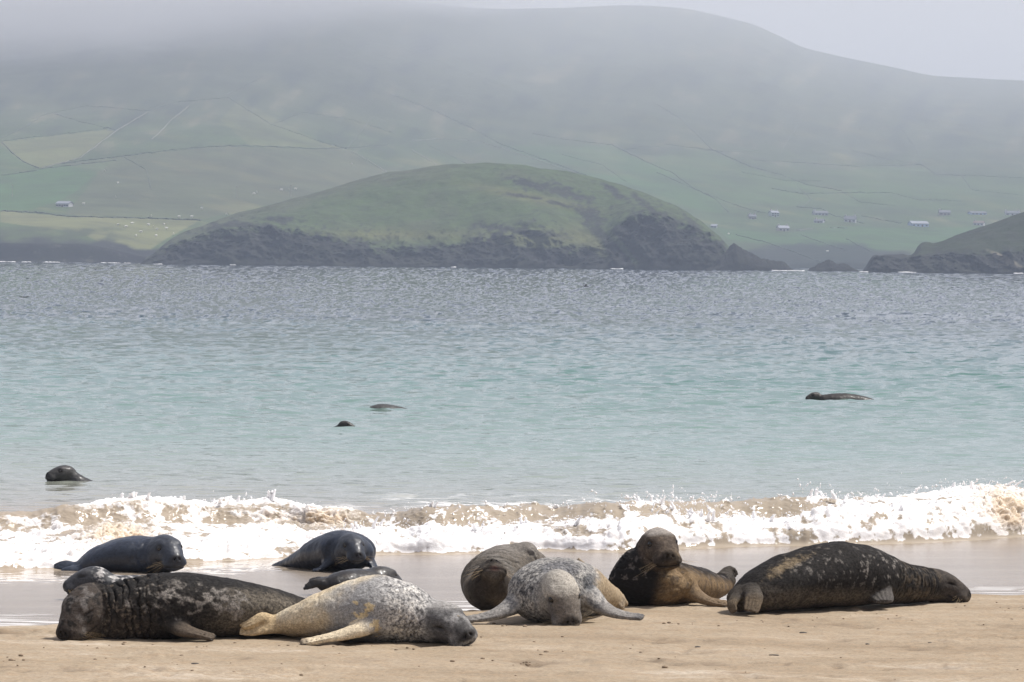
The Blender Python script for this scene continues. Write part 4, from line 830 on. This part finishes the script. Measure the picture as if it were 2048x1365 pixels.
seal('pale grey mottled seal facing the camera with flippers spread wide', D8+.25, [(1246, 1196, 1216, 1.42, .06), (1222, 1174, 1220, 1.25, .13), (1178, 1146, 1230, .95, .25), (1145, 1122, 1238, .62, .35), (1112, 1115, 1245, .28, .40), (1100, 1128, 1248, .02, .38), (1104, 1148, 1246, -.16, .28), (1112, 1165, 1242, -.26, .2)],
     (1120, 1180, -.36, (.26, -.66, -.70), (.1, -.3, 1), 8, 1.36, False), c_pale,
     flippers=[[(1035, 1205, -.05, .12, .09, (-.3, -.4, 1)), (1012, 1220, -.15, .09, .055, (-.3, -.4, 1)), (985, 1231, -.22, .07, .036, (-.2, -.4, 1)), (955, 1237, -.26, .062, .026, (-.1, -.4, 1)), (930, 1240, -.3, .045, .014, (0, -.3, 1))], [(1182, 1195, 0, .12, .09, (.3, -.4, 1)), (1203, 1214, -.06, .085, .055, (.3, -.4, 1)), (1228, 1226, -.1, .07, .036, (.2, -.4, 1)), (1255, 1232, -.14, .06, .024, (.1, -.4, 1)), (1282, 1235, -.18, .04, .014, (0, -.3, 1))]],
     hinds=[[(1225, 1190, 1.25, .07, .06, (.3, -.6, .6)), (1238, 1202, 1.2, .06, .045, (.6, -.7, .3)), (1242, 1215, 1.15, .05, .025, (.8, -.6, .2))], [(1175, 1140, 1.0, .05, .04, (1, 0, 0)), (1163, 1128, 1.0, .045, .03, (1, 0, 0)), (1157, 1119, 1.0, .03, .016, (1, 0, 0))]],
     wrinkle=((.74, .99, 4, .014, None, None),), seed=9, speck=lambda x, y: .9*(1-.8*sstep(1185, 1215, x)))
D9 = dist(1310, 1215, .35)
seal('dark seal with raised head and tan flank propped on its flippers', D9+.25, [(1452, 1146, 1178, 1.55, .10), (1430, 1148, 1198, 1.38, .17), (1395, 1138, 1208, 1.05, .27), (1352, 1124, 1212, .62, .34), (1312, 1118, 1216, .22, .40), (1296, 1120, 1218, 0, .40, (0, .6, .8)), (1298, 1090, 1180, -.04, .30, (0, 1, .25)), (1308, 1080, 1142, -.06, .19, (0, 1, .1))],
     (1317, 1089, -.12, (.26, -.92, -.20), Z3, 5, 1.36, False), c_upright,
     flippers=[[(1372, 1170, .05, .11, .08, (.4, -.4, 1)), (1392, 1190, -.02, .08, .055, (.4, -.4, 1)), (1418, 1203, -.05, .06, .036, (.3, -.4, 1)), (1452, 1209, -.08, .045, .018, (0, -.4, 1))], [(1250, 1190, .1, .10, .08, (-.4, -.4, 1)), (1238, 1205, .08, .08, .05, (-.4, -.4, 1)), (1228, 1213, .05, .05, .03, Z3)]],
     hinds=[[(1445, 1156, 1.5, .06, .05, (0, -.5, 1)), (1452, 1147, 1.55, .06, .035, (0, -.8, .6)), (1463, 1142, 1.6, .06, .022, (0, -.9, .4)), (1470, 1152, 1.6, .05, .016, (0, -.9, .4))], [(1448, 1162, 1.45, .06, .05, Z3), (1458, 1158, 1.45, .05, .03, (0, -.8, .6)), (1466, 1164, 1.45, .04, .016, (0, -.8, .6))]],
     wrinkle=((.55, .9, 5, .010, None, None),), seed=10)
D10 = dist(1500, 1228, .35)
seal('black mottled seal stretched out side-on at right, humped back', D10+.2, [(1482, 1172, 1224, -.05, .16), (1510, 1146, 1223, .05, .24), (1550, 1122, 1221, .2, .31), (1605, 1099, 1217, .42, .36), (1665, 1083, 1213, .65, .38), (1715, 1088, 1210, .85, .36), (1755, 1105, 1209, 1.0, .30), (1795, 1121, 1208, 1.18, .25), (1830, 1130, 1206, 1.33, .21), (1858, 1140, 1203, 1.45, .17)],
     (1878, 1168, 1.5, (.92, -.12, -.24), Z3, 0, 1.16, True), c_right,
     flippers=[[(1752, 1158, .80, .10, .08, (0, -.8, .6)), (1757, 1178, .70, .10, .06, (0, -.9, .4)), (1762, 1192, .62, .105, .05, (0, -.8, .6)), (1766, 1200, .52, .10, .035, (0, -.5, 1)), (1768, 1203, .46, .08, .02, (0, -.4, 1))]],
     hinds=[[(1500, 1180, -.15, .08, .06, (0, -.8, .6)), (1508, 1192, -.28, .085, .045, (0, -.9, .5)), (1506, 1208, -.36, .09, .03, (0, -.9, .5)), (1502, 1222, -.42, .085, .018, (0, -.9, .5))], [(1484, 1185, -.1, .07, .05, (-.5, -.8, .4)), (1470, 1198, -.2, .06, .04, (-.6, -.8, .3)), (1464, 1212, -.28, .055, .028, (-.6, -.8, .3)), (1468, 1223, -.32, .045, .018, (-.6, -.8, .3))]],
     wrinkle=((.66, .99, 13, .034, None, None), (.1, .35, 5, .014, -200, 0)), seed=11, h=.0092, speck=.7)
# ---------------------------------------------------------------- four more swimming in the bay
def swim(label, px, wl, body, head, coat, seed, h=.0135, whisk=False):
    d = dist(px, wl, 0.0); seal(label, d, body, head, coat, mat=DAMP, speck=.05, seed=seed, h=h, name='grey_seal', whisk=whisk, group='grey seals swimming in the bay')
swim('glossy dark seal swimming at far left, head out, nose left', 130, 963, [(290, 1000, 1020, .3, .1), (235, 978, 1000, .2, .2), (185, 962, 990, .1, .22), (153, 948, 985, .02, .17)], (130, 947, 0, (-.90, -.40, -.02), Z3, 0, 1.15, False), c_dark((.03, .03, .033), .2, (.09, .085, .08), (.06, .058, .055)), 21)
swim('small dark seal head facing right in the middle distance', 692, 857, [(630, 862, 880, .3, .2), (660, 857, 878, .15, .2), (680, 851, 872, .03, .15)], (689, 851, 0, (.95, -.2, -.08), Z3, 0, .86, False), c_dark((.016, .018, .018)), 22, .014)
swim('low grey back of a diving seal breaking the surface', 775, 821, [(850, 832, 850, .3, .12), (800, 814, 842, .2, .26), (765, 808.5, 842, .05, .3), (738, 814, 840, 0, .2)], (722, 832, 0, (-.95, -.2, -.4), Z3, 0, .9, True), c_dark((.05, .05, .05), .3, (.03, .03, .03)), 23, .016)
swim('dark seal swimming at right with head and long back showing', 1640, 798, [(1775, 815, 830, .3, .1), (1740, 797, 820, .24, .2), (1705, 788, 818, .18, .27), (1672, 787, 818, .08, .3), (1648, 790, 815, 0, .2)], (1631, 793, 0, (-.96, -.2, -.10), Z3, 0, 1.0, False), c_dark((.03, .027, .026), .2, (.09, .085, .08), (.07, .065, .06)), 24, .014)
# ================================================================== HOUSES, WALLS, SHEEP, POLES ACROSS THE BAY
_VS = np.linspace(0.012, 1, 130)
def on_hill(px, py):
    """point of the hillside that shows at photo pixel px, py"""
    X, Y, Z = mountain_pts(np.full(130, float(px)), _VS); P = np.stack([X, Y, Z], -1); qx, qy = proj(P)
    o = np.argsort(-qy); return np.array([np.interp(-py, -qy[o], P[o, k]) for k in range(3)])
WIN = flat('house_window_glass', (.03, .035, .04), .2); ROOFS = [flat('slate_roof', (.11, .115, .13)), flat('pale_sheet_roof', (.24, .255, .29)), flat('brown_roof', (.15, .11, .09))]
WALLC = {k: flat('render_'+k, c) for k, c in dict(white=(.50, .50, .49), cream=(.45, .42, .35), mint=(.45, .51, .48), grey=(.42, .43, .45), blue=(.38, .47, .62), brown=(.34, .28, .24)).items()}
CHIM = flat('chimney_render', (.5, .48, .45)); DOORM = flat('house_door_paint', (.10, .06, .05))
def boxv(x0, x1, y0, y1, z0, z1):
    return np.array([(x, y, z) for z in (z0, z1) for y in (y0, y1) for x in (x0, x1)], float), np.array([(0, 2, 3, 1), (4, 5, 7, 6), (0, 1, 5, 4), (2, 6, 7, 3), (0, 4, 6, 2), (1, 3, 7, 5)])
def house(label, px, py, wpx, hpx, wall, roof=0, rpx=None, chim=2, wins=3, floors=1, porch=False, cat='house'):
    p = on_hill(px, py); s = p[1]/F_PX; W, H = wpx*s*.85, hpx*s*.85; D = max(min(W*.5, 7.5), 4.5); RH = (rpx or hpx*.55)*s
    root = empty('farmhouse' if cat == 'house' else 'farm_shed', tuple(p)); tag(root, label, cat, 'buildings on the far hillside')
    T = lambda v: np.asarray(v, float)+p
    wl = mesh_np('wall', T(boxv(-W/2, W/2, 0, D, -2.5, H)[0]), boxv(0, 1, 0, 1, 0, 1)[1], WALLC[wall], smooth=False, parent=root)
    o, t = .35, .25; rv = np.array([(-W/2-o, -o, H-.05), (W/2+o, -o, H-.05), (W/2+o, D/2, H+RH), (-W/2-o, D/2, H+RH), (W/2+o, D+o, H-.05), (-W/2-o, D+o, H-.05)]); rv = np.concatenate([rv, rv+np.array([0, 0, t])])
    rf = mesh_np('roof', T(rv), [(0, 3, 2, 1), (3, 5, 4, 2), (6, 7, 8, 9), (9, 8, 10, 11), (0, 1, 7, 6), (5, 11, 10, 4), (1, 2, 8, 7), (2, 4, 10, 8), (3, 0, 6, 9), (5, 3, 9, 11)], ROOFS[roof], smooth=False, parent=root)
    gv = np.array([(-W/2, 0, H), (-W/2, D, H), (-W/2, D/2, H+RH), (W/2, 0, H), (W/2, D, H), (W/2, D/2, H+RH)]); [mesh_np('gable', T(gv[k:k+3]), [(0, 2, 1)], WALLC[wall], smooth=False, parent=root) for k in (0, 3)]
    for k in range(chim):
        x = (-W/2+.7, W/2-.7)[k]; v, f = boxv(x-.55, x+.55, D/2-.5, D/2+.5, H+RH*.6, H+RH+1.3); mesh_np('chimney', T(v), f, CHIM, smooth=False, parent=rf)
    for fl in range(floors):
        z0 = H*(.28+.5*fl)/(1 if floors == 1 else 1.15); wh = H*(.42 if floors == 1 else .25)
        for k in range(wins):
            x = (k+.5)/wins*W-W/2
            if fl == 0 and k == wins//2 and wins > 2: v, f = boxv(x-.6, x+.6, -.06, .1, 0, z0+wh); mesh_np('door', T(v), f, DOORM, smooth=False, parent=root); continue
            v, f = boxv(x-.75, x+.75, -.08, .1, z0, z0+wh); mesh_np('window', T(v), f, WIN, smooth=False, parent=root)
    root.rotation_euler = (0, 0, R(((px*37) % 61)-30)); return root
house('lone white farmhouse at far left below the bright green field', 122, 414, 36, 7, 'white', 1, 4.5, 0, 5)
house('two-storey pale mint house, uppermost on the left of the village', 1548, 434, 20, 9, 'mint', 1, 4, 2, 3, 2)
house('small cream house left of the pale mint house', 1503, 439, 17, 6, 'cream', 0, 4, 2, 3)
house('cream house lowest in the village, beside the white wall', 1566, 463, 27, 7, 'cream', 1, 5, 2, 3)
house('long low grey house in the middle of the village, upper row', 1640, 431, 34, 5, 'grey', 0, 4, 1, 4)
house('pale gabled house right of the village centre', 1697, 445, 27, 7, 'white', 0, 6, 2, 3)
house('dim grey cottage just below the long low grey house', 1634, 446, 22, 4, 'grey', 0, 3.5, 1, 3)
house('large pale blue barn with light roof at right', 1838, 454, 44, 7, 'blue', 1, 5, 0, 4, cat='barn')
house('brownish house above and right of the blue barn', 1887, 431, 26, 6, 'brown', 0, 4.5, 1, 3)
house('white low cottage with chimney right of the blue barn', 1954, 451, 24, 5, 'white', 2, 4, 1, 3)
house('tiny grey hut by the slope of the domed headland', 1425, 456, 13, 4, 'grey', 1, 3, 0, 2)
house('long bluish shed on the upper right of the village', 1955, 430, 40, 4, 'blue', 0, 3, 0, 4, cat='barn')
house('whitish long house farthest right above the dark headland', 2022, 431, 34, 5, 'white', 0, 4, 2, 3)
BANK, STONE = flat('turf_bank', (.05, .062, .036)), flat('pale_stone_wall', (.17, .165, .135))
def wall_line(label, pts, m=None, hgt=1.5, wid=1.5, name='field_wall'):
    hgt, wid = hgt*.26, wid*.4
    P = np.array(pts, float); seg = np.concatenate([[0], np.cumsum(np.hypot(*np.diff(P, axis=0).T))]); q = np.arange(0, seg[-1]+1e-6, 7.0); q = np.append(q, seg[-1])
    px = np.interp(q, seg, P[:, 0]); py = np.interp(q, seg, P[:, 1])+rng.normal(0, .5, len(q)); C = np.array([on_hill(a, b) for a, b in zip(px, py)])
    T = np.gradient(C[:, :2], axis=0); T /= np.linalg.norm(T, axis=1)[:, None]+1e-9; S = np.stack([-T[:, 1], T[:, 0], 0*T[:, 0]], -1)*wid/2*rng.uniform(.7, 1.3, (len(C), 1)); up = np.zeros_like(C); up[:, 2] = hgt*rng.uniform(.6, 1.25, len(C))
    dn = np.array([0, 0, -2.5]); V = np.stack([C-S+dn, C-S*.8+up, C+S*.8+up, C+S+dn], 1).reshape(-1, 3); i = np.arange(len(C)*4).reshape(-1, 4)
    F_ = np.concatenate([np.stack([i[:-1, k], i[1:, k], i[1:, k+1], i[:-1, k+1]], -1) for k in range(3)])
    o = mesh_np(name, V, F_, m or BANK, smooth=False); tag(o, label, 'wall', 'field boundaries on the mountainside')
wall_line('short curving double bank at the far left edge', [(0, 285), (20, 305), (45, 325), (75, 337)], hgt=1.8)
wall_line('steep straight pale stone wall climbing the left hill', [(80, 337), (155, 318), (230, 262), (290, 225)], STONE, 1.8)
wall_line('long level bank above the yellow-green field at left', [(0, 283), (60, 275), (130, 268), (210, 258)])
wall_line('short bank slanting down to the steep stone wall top', [(105, 228), (160, 245), (228, 260)])
wall_line('upper short bank near the left edge under the cloud', [(0, 276), (40, 258), (72, 238)])
wall_line('long arched bank over the crown of the brown knoll', [(120, 328), (250, 312), (350, 300), (430, 293), (520, 293), (620, 298), (690, 297), (770, 290)], hgt=2)
wall_line('pale wall dropping right from the knoll towards the headland', [(690, 298), (730, 320), (770, 345)], STONE)
wall_line('long level bank behind the lone white farmhouse meadow', [(0, 424), (70, 426), (130, 434), (270, 437), (400, 442)], hgt=2.4)
wall_line('bank bounding the bright green field at left', [(0, 352), (50, 345), (85, 338), (230, 321)])
wall_line('faint pale track wall halfway up the left hill', [(300, 280), (345, 235), (375, 212)], STONE, 1.2)
wall_line('long diagonal bank from the left hill down to the knoll', [(350, 205), (450, 195), (540, 250), (640, 285), (690, 298)], hgt=1.4)
wall_line('short faint bank under the cloud at upper left', [(450, 190), (520, 155)], hgt=1.2)
wall_line('long diagonal bank descending behind the dome headland', [(780, 190), (860, 220), (950, 262), (1000, 290), (1100, 325), (1175, 354)], hgt=1.8)
wall_line('pale diagonal wall just above the dome headland summit', [(820, 282), (880, 278), (960, 285), (1040, 310), (1150, 347)], STONE, 1.5)
wall_line('short pale wall left of the dome headland summit', [(820, 300), (870, 330)], STONE, 1.2)
wall_line('winding bank down the green slope right of the dome', [(1220, 290), (1290, 325), (1340, 345), (1380, 375), (1430, 400), (1455, 425)])
wall_line('longest diagonal bank from heath down to the village', [(1310, 210), (1360, 240), (1420, 300), (1500, 335), (1560, 350), (1610, 370), (1680, 382)], hgt=1.8)
wall_line('bank running down to the two-storey mint house', [(1310, 345), (1400, 385), (1480, 415), (1530, 428)])
wall_line('level bank above the middle of the village', [(1540, 378), (1600, 388), (1690, 386), (1780, 386)], hgt=1.8)
wall_line('uppermost level bank at right edging the heath', [(1500, 320), (1580, 325), (1700, 333), (1840, 330), (1870, 350), (2047, 356)], hgt=1.4)
wall_line('short bank weaving between the village houses', [(1590, 415), (1640, 418), (1665, 432), (1725, 448)])
wall_line('diagonal bank on the green slope below the village', [(1470, 470), (1540, 488), (1640, 524)], hgt=1.6)
wall_line('short bank below the pale gabled house', [(1690, 478), (1740, 503)])
wall_line('short bank parallel below the village centre', [(1600, 470), (1660, 492), (1690, 500)])
wall_line('level bank left of the large blue barn', [(1720, 432), (1760, 440), (1800, 447)])
wall_line('pale low wall beside the lowest cream house', [(1590, 461), (1622, 459)], STONE, 1.8)
wall_line('pale low wall right of the village centre', [(1658, 457), (1692, 457)], STONE, 1.8)
EXTRA = [((1480, 345), (1570, 362), (1640, 362)), ((1590, 372), (1620, 400), (1600, 415)), ((1680, 385), (1720, 405), (1790, 412)), ((1780, 386), (1830, 400), (1920, 402)), ((1840, 330), (1830, 300), (1800, 262)), ((1920, 352), (1940, 380), (2047, 392)), ((1560, 300), (1580, 270), (1600, 230)), ((1400, 300), (1460, 305), (1520, 300)), ((1240, 300), (1330, 290), (1420, 300)), ((1060, 268), (1130, 280), (1220, 290)), ((540, 250), (600, 225), (700, 240), (780, 265)), ((740, 235), (690, 298)), ((240, 312), (290, 340), (300, 380)), ((1700, 300), (1760, 318), (1840, 330)), ((60, 238), (100, 226), (170, 212)), ((170, 212), (290, 222), (350, 205)), ((850, 290), (900, 312), (930, 328)), ((1120, 310), (1200, 330), (1250, 365))]
PLACES = ['faint bank joining the upper diagonal to the village', 'short crooked bank above the long grey house', 'faint bank above the pale gabled house', 'faint level bank above the blue barn', 'faint bank climbing into the heath above the barn', 'faint bank at the right edge above the white houses', 'faint bank climbing the heath above the mint house', 'short level bank high on the green slope right of the dome', 'level bank crossing the top of the green slope', 'faint bank high behind the dome summit', 'looping bank on the lit spur above the knoll', 'short bank dropping to the right end of the knoll bank', 'short bank on the left flank of the brown knoll', 'faint slanting bank at the foot of the right heath', 'highest bank at the far left under the cloud', 'level bank linking the stone wall tops at left', 'stub of bank just left of the dome summit', 'bank running behind the right shoulder of the dome']
for pts, l in zip(EXTRA, PLACES): wall_line(l, pts, hgt=1.1, wid=1.2)
# utility poles
PO = flat('pole_wood', (.30, .26, .22))
for px, py, l in ((22, 394, 'utility pole in the bright green field at far left'), (471, 397, 'utility pole left of the pair on the brown knoll'), (579, 394, 'utility pole right of the pair above the headland ridge')):
    p = on_hill(px, py); root = empty('utility_pole', tuple(p)); tag(root, l, 'pole', 'utility poles')
    mesh_np('post', *tube([p+(0, 0, -1), p+(0, 0, 3), p+(0, 0, 7.5)], .17, .12, 8), PO, parent=root); v, f = boxv(-.9, .9, -.12, .1, 6.7, 6.9); mesh_np('crossarm', v+p, f, PO, smooth=False, parent=root)
# sheep: body, head, four legs in one small mesh each
def sheep_mesh():
    V, Fc = join([tube([(-.62, 0, .66), (-.5, 0, .68), (0, 0, .72), (.45, 0, .70), (.58, 0, .68)], .34, .34, 8)]+[tube([(.55, 0, .80), (.78, 0, .86), (.95, 0, .74)], .15, .08, 6)]+[tube([(x, y, .5), (x, y, .25), (x, y, -.05)], .06, .045, 5) for x in (-.4, .4) for y in (-.15, .15)])
    o = mesh_np('sheep', V, Fc, flat('sheep_wool', (.78, .76, .70))); return o
first = sheep_mesh()
SHEEP = [(295, 452), (305, 456), (326, 451), (331, 459), (312, 461), (250, 456), (262, 449), (234, 452), (280, 466), (505, 390), (511, 386), (560, 382), (575, 381), (588, 380), (401, 419), (356, 436), (381, 436), (451, 431), (207, 343), (233, 368), (165, 410), (229, 396), (1653, 505), (1455, 470), (1480, 505), (700, 330), (300, 434), (345, 470), (310, 474), (270, 474)]
for k, (px, py) in enumerate(SHEEP):
    o = first if k == 0 else first.copy()
    if k: COL.objects.link(o)
    o.location = on_hill(px, py); o.rotation_euler = (0, 0, rng.uniform(0, 6.28)); o.scale = (1.15,)*3
    tag(o, 'tiny white sheep on the '+('green slope below the village' if px > 1300 else 'yellow-green meadow beside the headland' if py > 425 else 'brown knoll above the headland ridge' if px > 300 else 'bright green field near the lone farmhouse'), 'sheep', 'sheep grazing across the bay')
# two dark seabirds skimming the water
def bird(label, px, py, d, span, bank):
    c = unproj(px, py, d); root = empty('seabird', tuple(c)); tag(root, label, 'bird', 'dark birds over the bay'); m = bpy.data.materials.get('bird_plumage') or flat('bird_plumage', (.02, .02, .022)); s = span/2
    V, Fc = tube([c+np.array(v)*s for v in ((-.5, 0, 0), (-.3, 0, .02), (0, 0, 0), (.3, 0, .02), (.5, 0, .05), (.62, 0, .04))], .16*s, .05*s, 8); mesh_np('body', V, Fc, m, parent=root)
    for sg in (-1, 1):
        w = np.array([(0.12, 0, .08), (-.2, 0, .06), (.15*sg+.1, -.35*sg, .45+bank*sg*.1), (.15*sg-.15, -.35*sg, .43), (.55*sg, -.75*sg, .62+bank*sg*.2), (.55*sg-.1, -.75*sg, .6)], float)*s+c
        w2 = w+np.array([0, 0, .03*s]); mesh_np('wing', np.concatenate([w, w2]), [(0, 1, 3, 2), (2, 3, 5, 4), (6, 8, 9, 7), (8, 10, 11, 9), (0, 2, 8, 6), (2, 4, 10, 8), (1, 7, 9, 3), (3, 9, 11, 5), (4, 5, 11, 10), (0, 6, 7, 1)], m, parent=root)
bird('dark bird with raised wings flying low over mid bay', 1172, 573, 520, .95, .5)
bird('tiny dark bird low over the water at upper left', 191, 540, 900, .8, -.3)
# ================================================================== SMALL THINGS ON THE SAND
WEED, CLOD = flat('dry_seaweed', (.045, .035, .028)), flat('sand_lump', (.24, .175, .115), .9)
def pebble(c, r, seed):
    V, Fc = uv_ball(np.zeros(3), 1.0, 9); V = V*np.asarray(r)*(1+.35*fbm(V*1.7+seed, 2))[:, None]; return V+c, Fc
for k, (px, py, w, l) in enumerate(((1548, 1310, .075, 'dark dry seaweed strip on the open sand at lower right'), (390, 1328, .055, 'pale-edged dark scrap on the sand below the dark bull'), (1606, 1264, .06, 'dark seaweed scrap left of centre below the black seal'), (1735, 1287, .03, 'small dark speck of weed on the right-hand sand'), (1860, 1287, .035, 'dark weed speck far right on the sand'), (1395, 1296, .04, 'brown weed scrap in front of the raised-head seal'))):
    g = ground(px, py, .35); z = float(beach_z(g[0], g[1])); V, Fc = pebble(np.array([g[0], g[1], z+.003]), (w*.62, .018, .007), k*3.1); tag(mesh_np('seaweed_scrap', V, Fc, WEED), l, 'seaweed', 'scraps of seaweed on the sand')
parts = []
r2 = np.random.default_rng(5)
cl = [(1660, 1232, 60, 6), (2010, 1188, 60, 5), (1350, 1250, 60, 4), (110, 1275, 30, 6), (30, 1320, 40, 5), (560, 1262, 40, 5), (1560, 1245, 60, 8), (1060, 1250, 90, 5), (700, 1295, 160, 8), (300, 1295, 150, 7), (1800, 1240, 200, 20), (1950, 1215, 90, 10), (1520, 1242, 8, 3), (1000, 1290, 250, 20), (400, 1330, 300, 20), (1300, 1320, 500, 25), (1050, 1330, 40, 3)]
for cx, cy, sx, sy in cl:
    for j in range(int(5+sx*.05)):
        px, py = r2.normal(cx, sx*.6), r2.normal(cy, sy*.7); g = ground(px, py, .35)
        if g[1] > berm_edge(g[0])-.15: continue
        z = float(beach_z(g[0], g[1], False)); rr = r2.gamma(2, .0022)+.002; parts.append((g, rr))
PX_ = np.array([p[0][:2] for p in parts]); zz = beach_z(PX_[:, 0], PX_[:, 1])
tag(mesh_np('sand_clods', *join([pebble(np.array([p[0][0], p[0][1], z+p[1]*.25]), (p[1]*1.6, p[1]*1.2, p[1]*.8), k*.7) for k, (p, z) in enumerate(zip(parts, zz))]), CLOD), 'crumbs of kicked-up sand scattered round the seals', None, None, 'stuff')
# white water along the far rocks
fo = []
for a, b, dd in ((0, 30, 2190), (45, 62, 2185), (88, 120, 2185), (205, 238, 2190), (250, 260, 2150), (310, 325, 1975), (462, 472, 1970), (905, 912, 1965), (1225, 1245, 1970), (1548, 1608, 1935), (1722, 1735, 1855), (1800, 1830, 1850), (2030, 2047, 1850)):
    for px in np.arange(a, b, 2.5):
        c = unproj(px, SHORE(px), dd); c[2] = .1; fo.append(pebble(c, (r2.uniform(.5, 1.1), 1.2, r2.uniform(.05, .28)), px))
tag(mesh_np('shore_foam', *join(fo), bpy.data.materials['spray_drops']), 'thin white breakers along the far rocks', None, None, 'stuff')
# ================================================================== AIR
def haze():
    x, y0, y1, z0, z1 = 1400, -60, 6900, -12, 345
    v = [(a, b, c) for c in (z0, z1) for b in (y0, y1) for a in (-x, x)]
    f = [(0, 2, 3, 1), (4, 5, 7, 6), (0, 1, 5, 4), (2, 6, 7, 3), (0, 4, 6, 2), (1, 3, 7, 5)]
    m = NT('haze_air'); p = m.n('VolumePrincipled')
    p.inputs['Color'].default_value = (0.70, 0.81, 1.0, 1); p.inputs['Density'].default_value = 1.35e-4; p.inputs['Anisotropy'].default_value = 0.0
    m.l(p.outputs[0], m.out.inputs['Volume'])
    o = mesh_np('haze', v, f, m.m, smooth=False); tag(o, 'pale sea haze over the bay', None, None, 'stuff')
haze()
def low_cloud():
    x0, x1, y0, y1, z0, z1 = -1000, 1000, 2600, 5600, 12, 330
    v = [(a, b, c) for c in (z0, z1) for b in (y0, y1) for a in (x0, x1)]; f = [(0, 2, 3, 1), (4, 5, 7, 6), (0, 1, 5, 4), (2, 6, 7, 3), (0, 4, 6, 2), (1, 3, 7, 5)]
    m = NT('low_cloud_vapour'); g = m.n('NewGeometry'); tc = m.n('TexCoord'); sp = m.n('SeparateXYZ'); m.l(tc.outputs['Object'], sp.inputs[0]); X, Y, Zc = sp.outputs
    n = m.noise(0.006, 4, 0.55, vec=tc.outputs['Object'], stretch=(0.6, 0.5, 1.6)).outputs[0]
    base = m.math('ADD', 178.0, m.math('MULTIPLY', m.math('MAXIMUM', m.math('ADD', X, 300.0), 0.0), 0.34))
    base = m.math('ADD', base, m.math('MULTIPLY', m.math('SUBTRACT', n, 0.5), -90.0))
    t = m.math('DIVIDE', m.math('SUBTRACT', Zc, m.math('SUBTRACT', base, 35.0)), 95.0, clamp=True)
    s = m.n('MapRange'); s.interpolation_type = 'SMOOTHSTEP'; m.l(t, s.inputs[0])
    edge = m.math('MULTIPLY', m.math('DIVIDE', m.math('SUBTRACT', Y, 3300.0), 350.0, clamp=True), m.math('DIVIDE', m.math('SUBTRACT', 520.0, X), 250.0, clamp=True))
    mist = m.math('MULTIPLY', m.math('POWER', m.math('DIVIDE', m.math('SUBTRACT', Zc, 25.0), 270.0, clamp=True), 1.3), 6.0e-4)
    p = m.n('VolumePrincipled'); p.inputs['Color'].default_value = (0.975, 0.97, 1.0, 1); m.l(m.math('ADD', mist, m.math('MULTIPLY', m.math('MULTIPLY', s.outputs[0], edge), 0.007)), p.inputs['Density'])
    m.l(p.outputs[0], m.out.inputs['Volume'])
    o = mesh_np('low_cloud', v, f, m.m, smooth=False); tag(o, 'soft low cloud lying over the mountain top at left', None, None, 'stuff')
low_cloud()
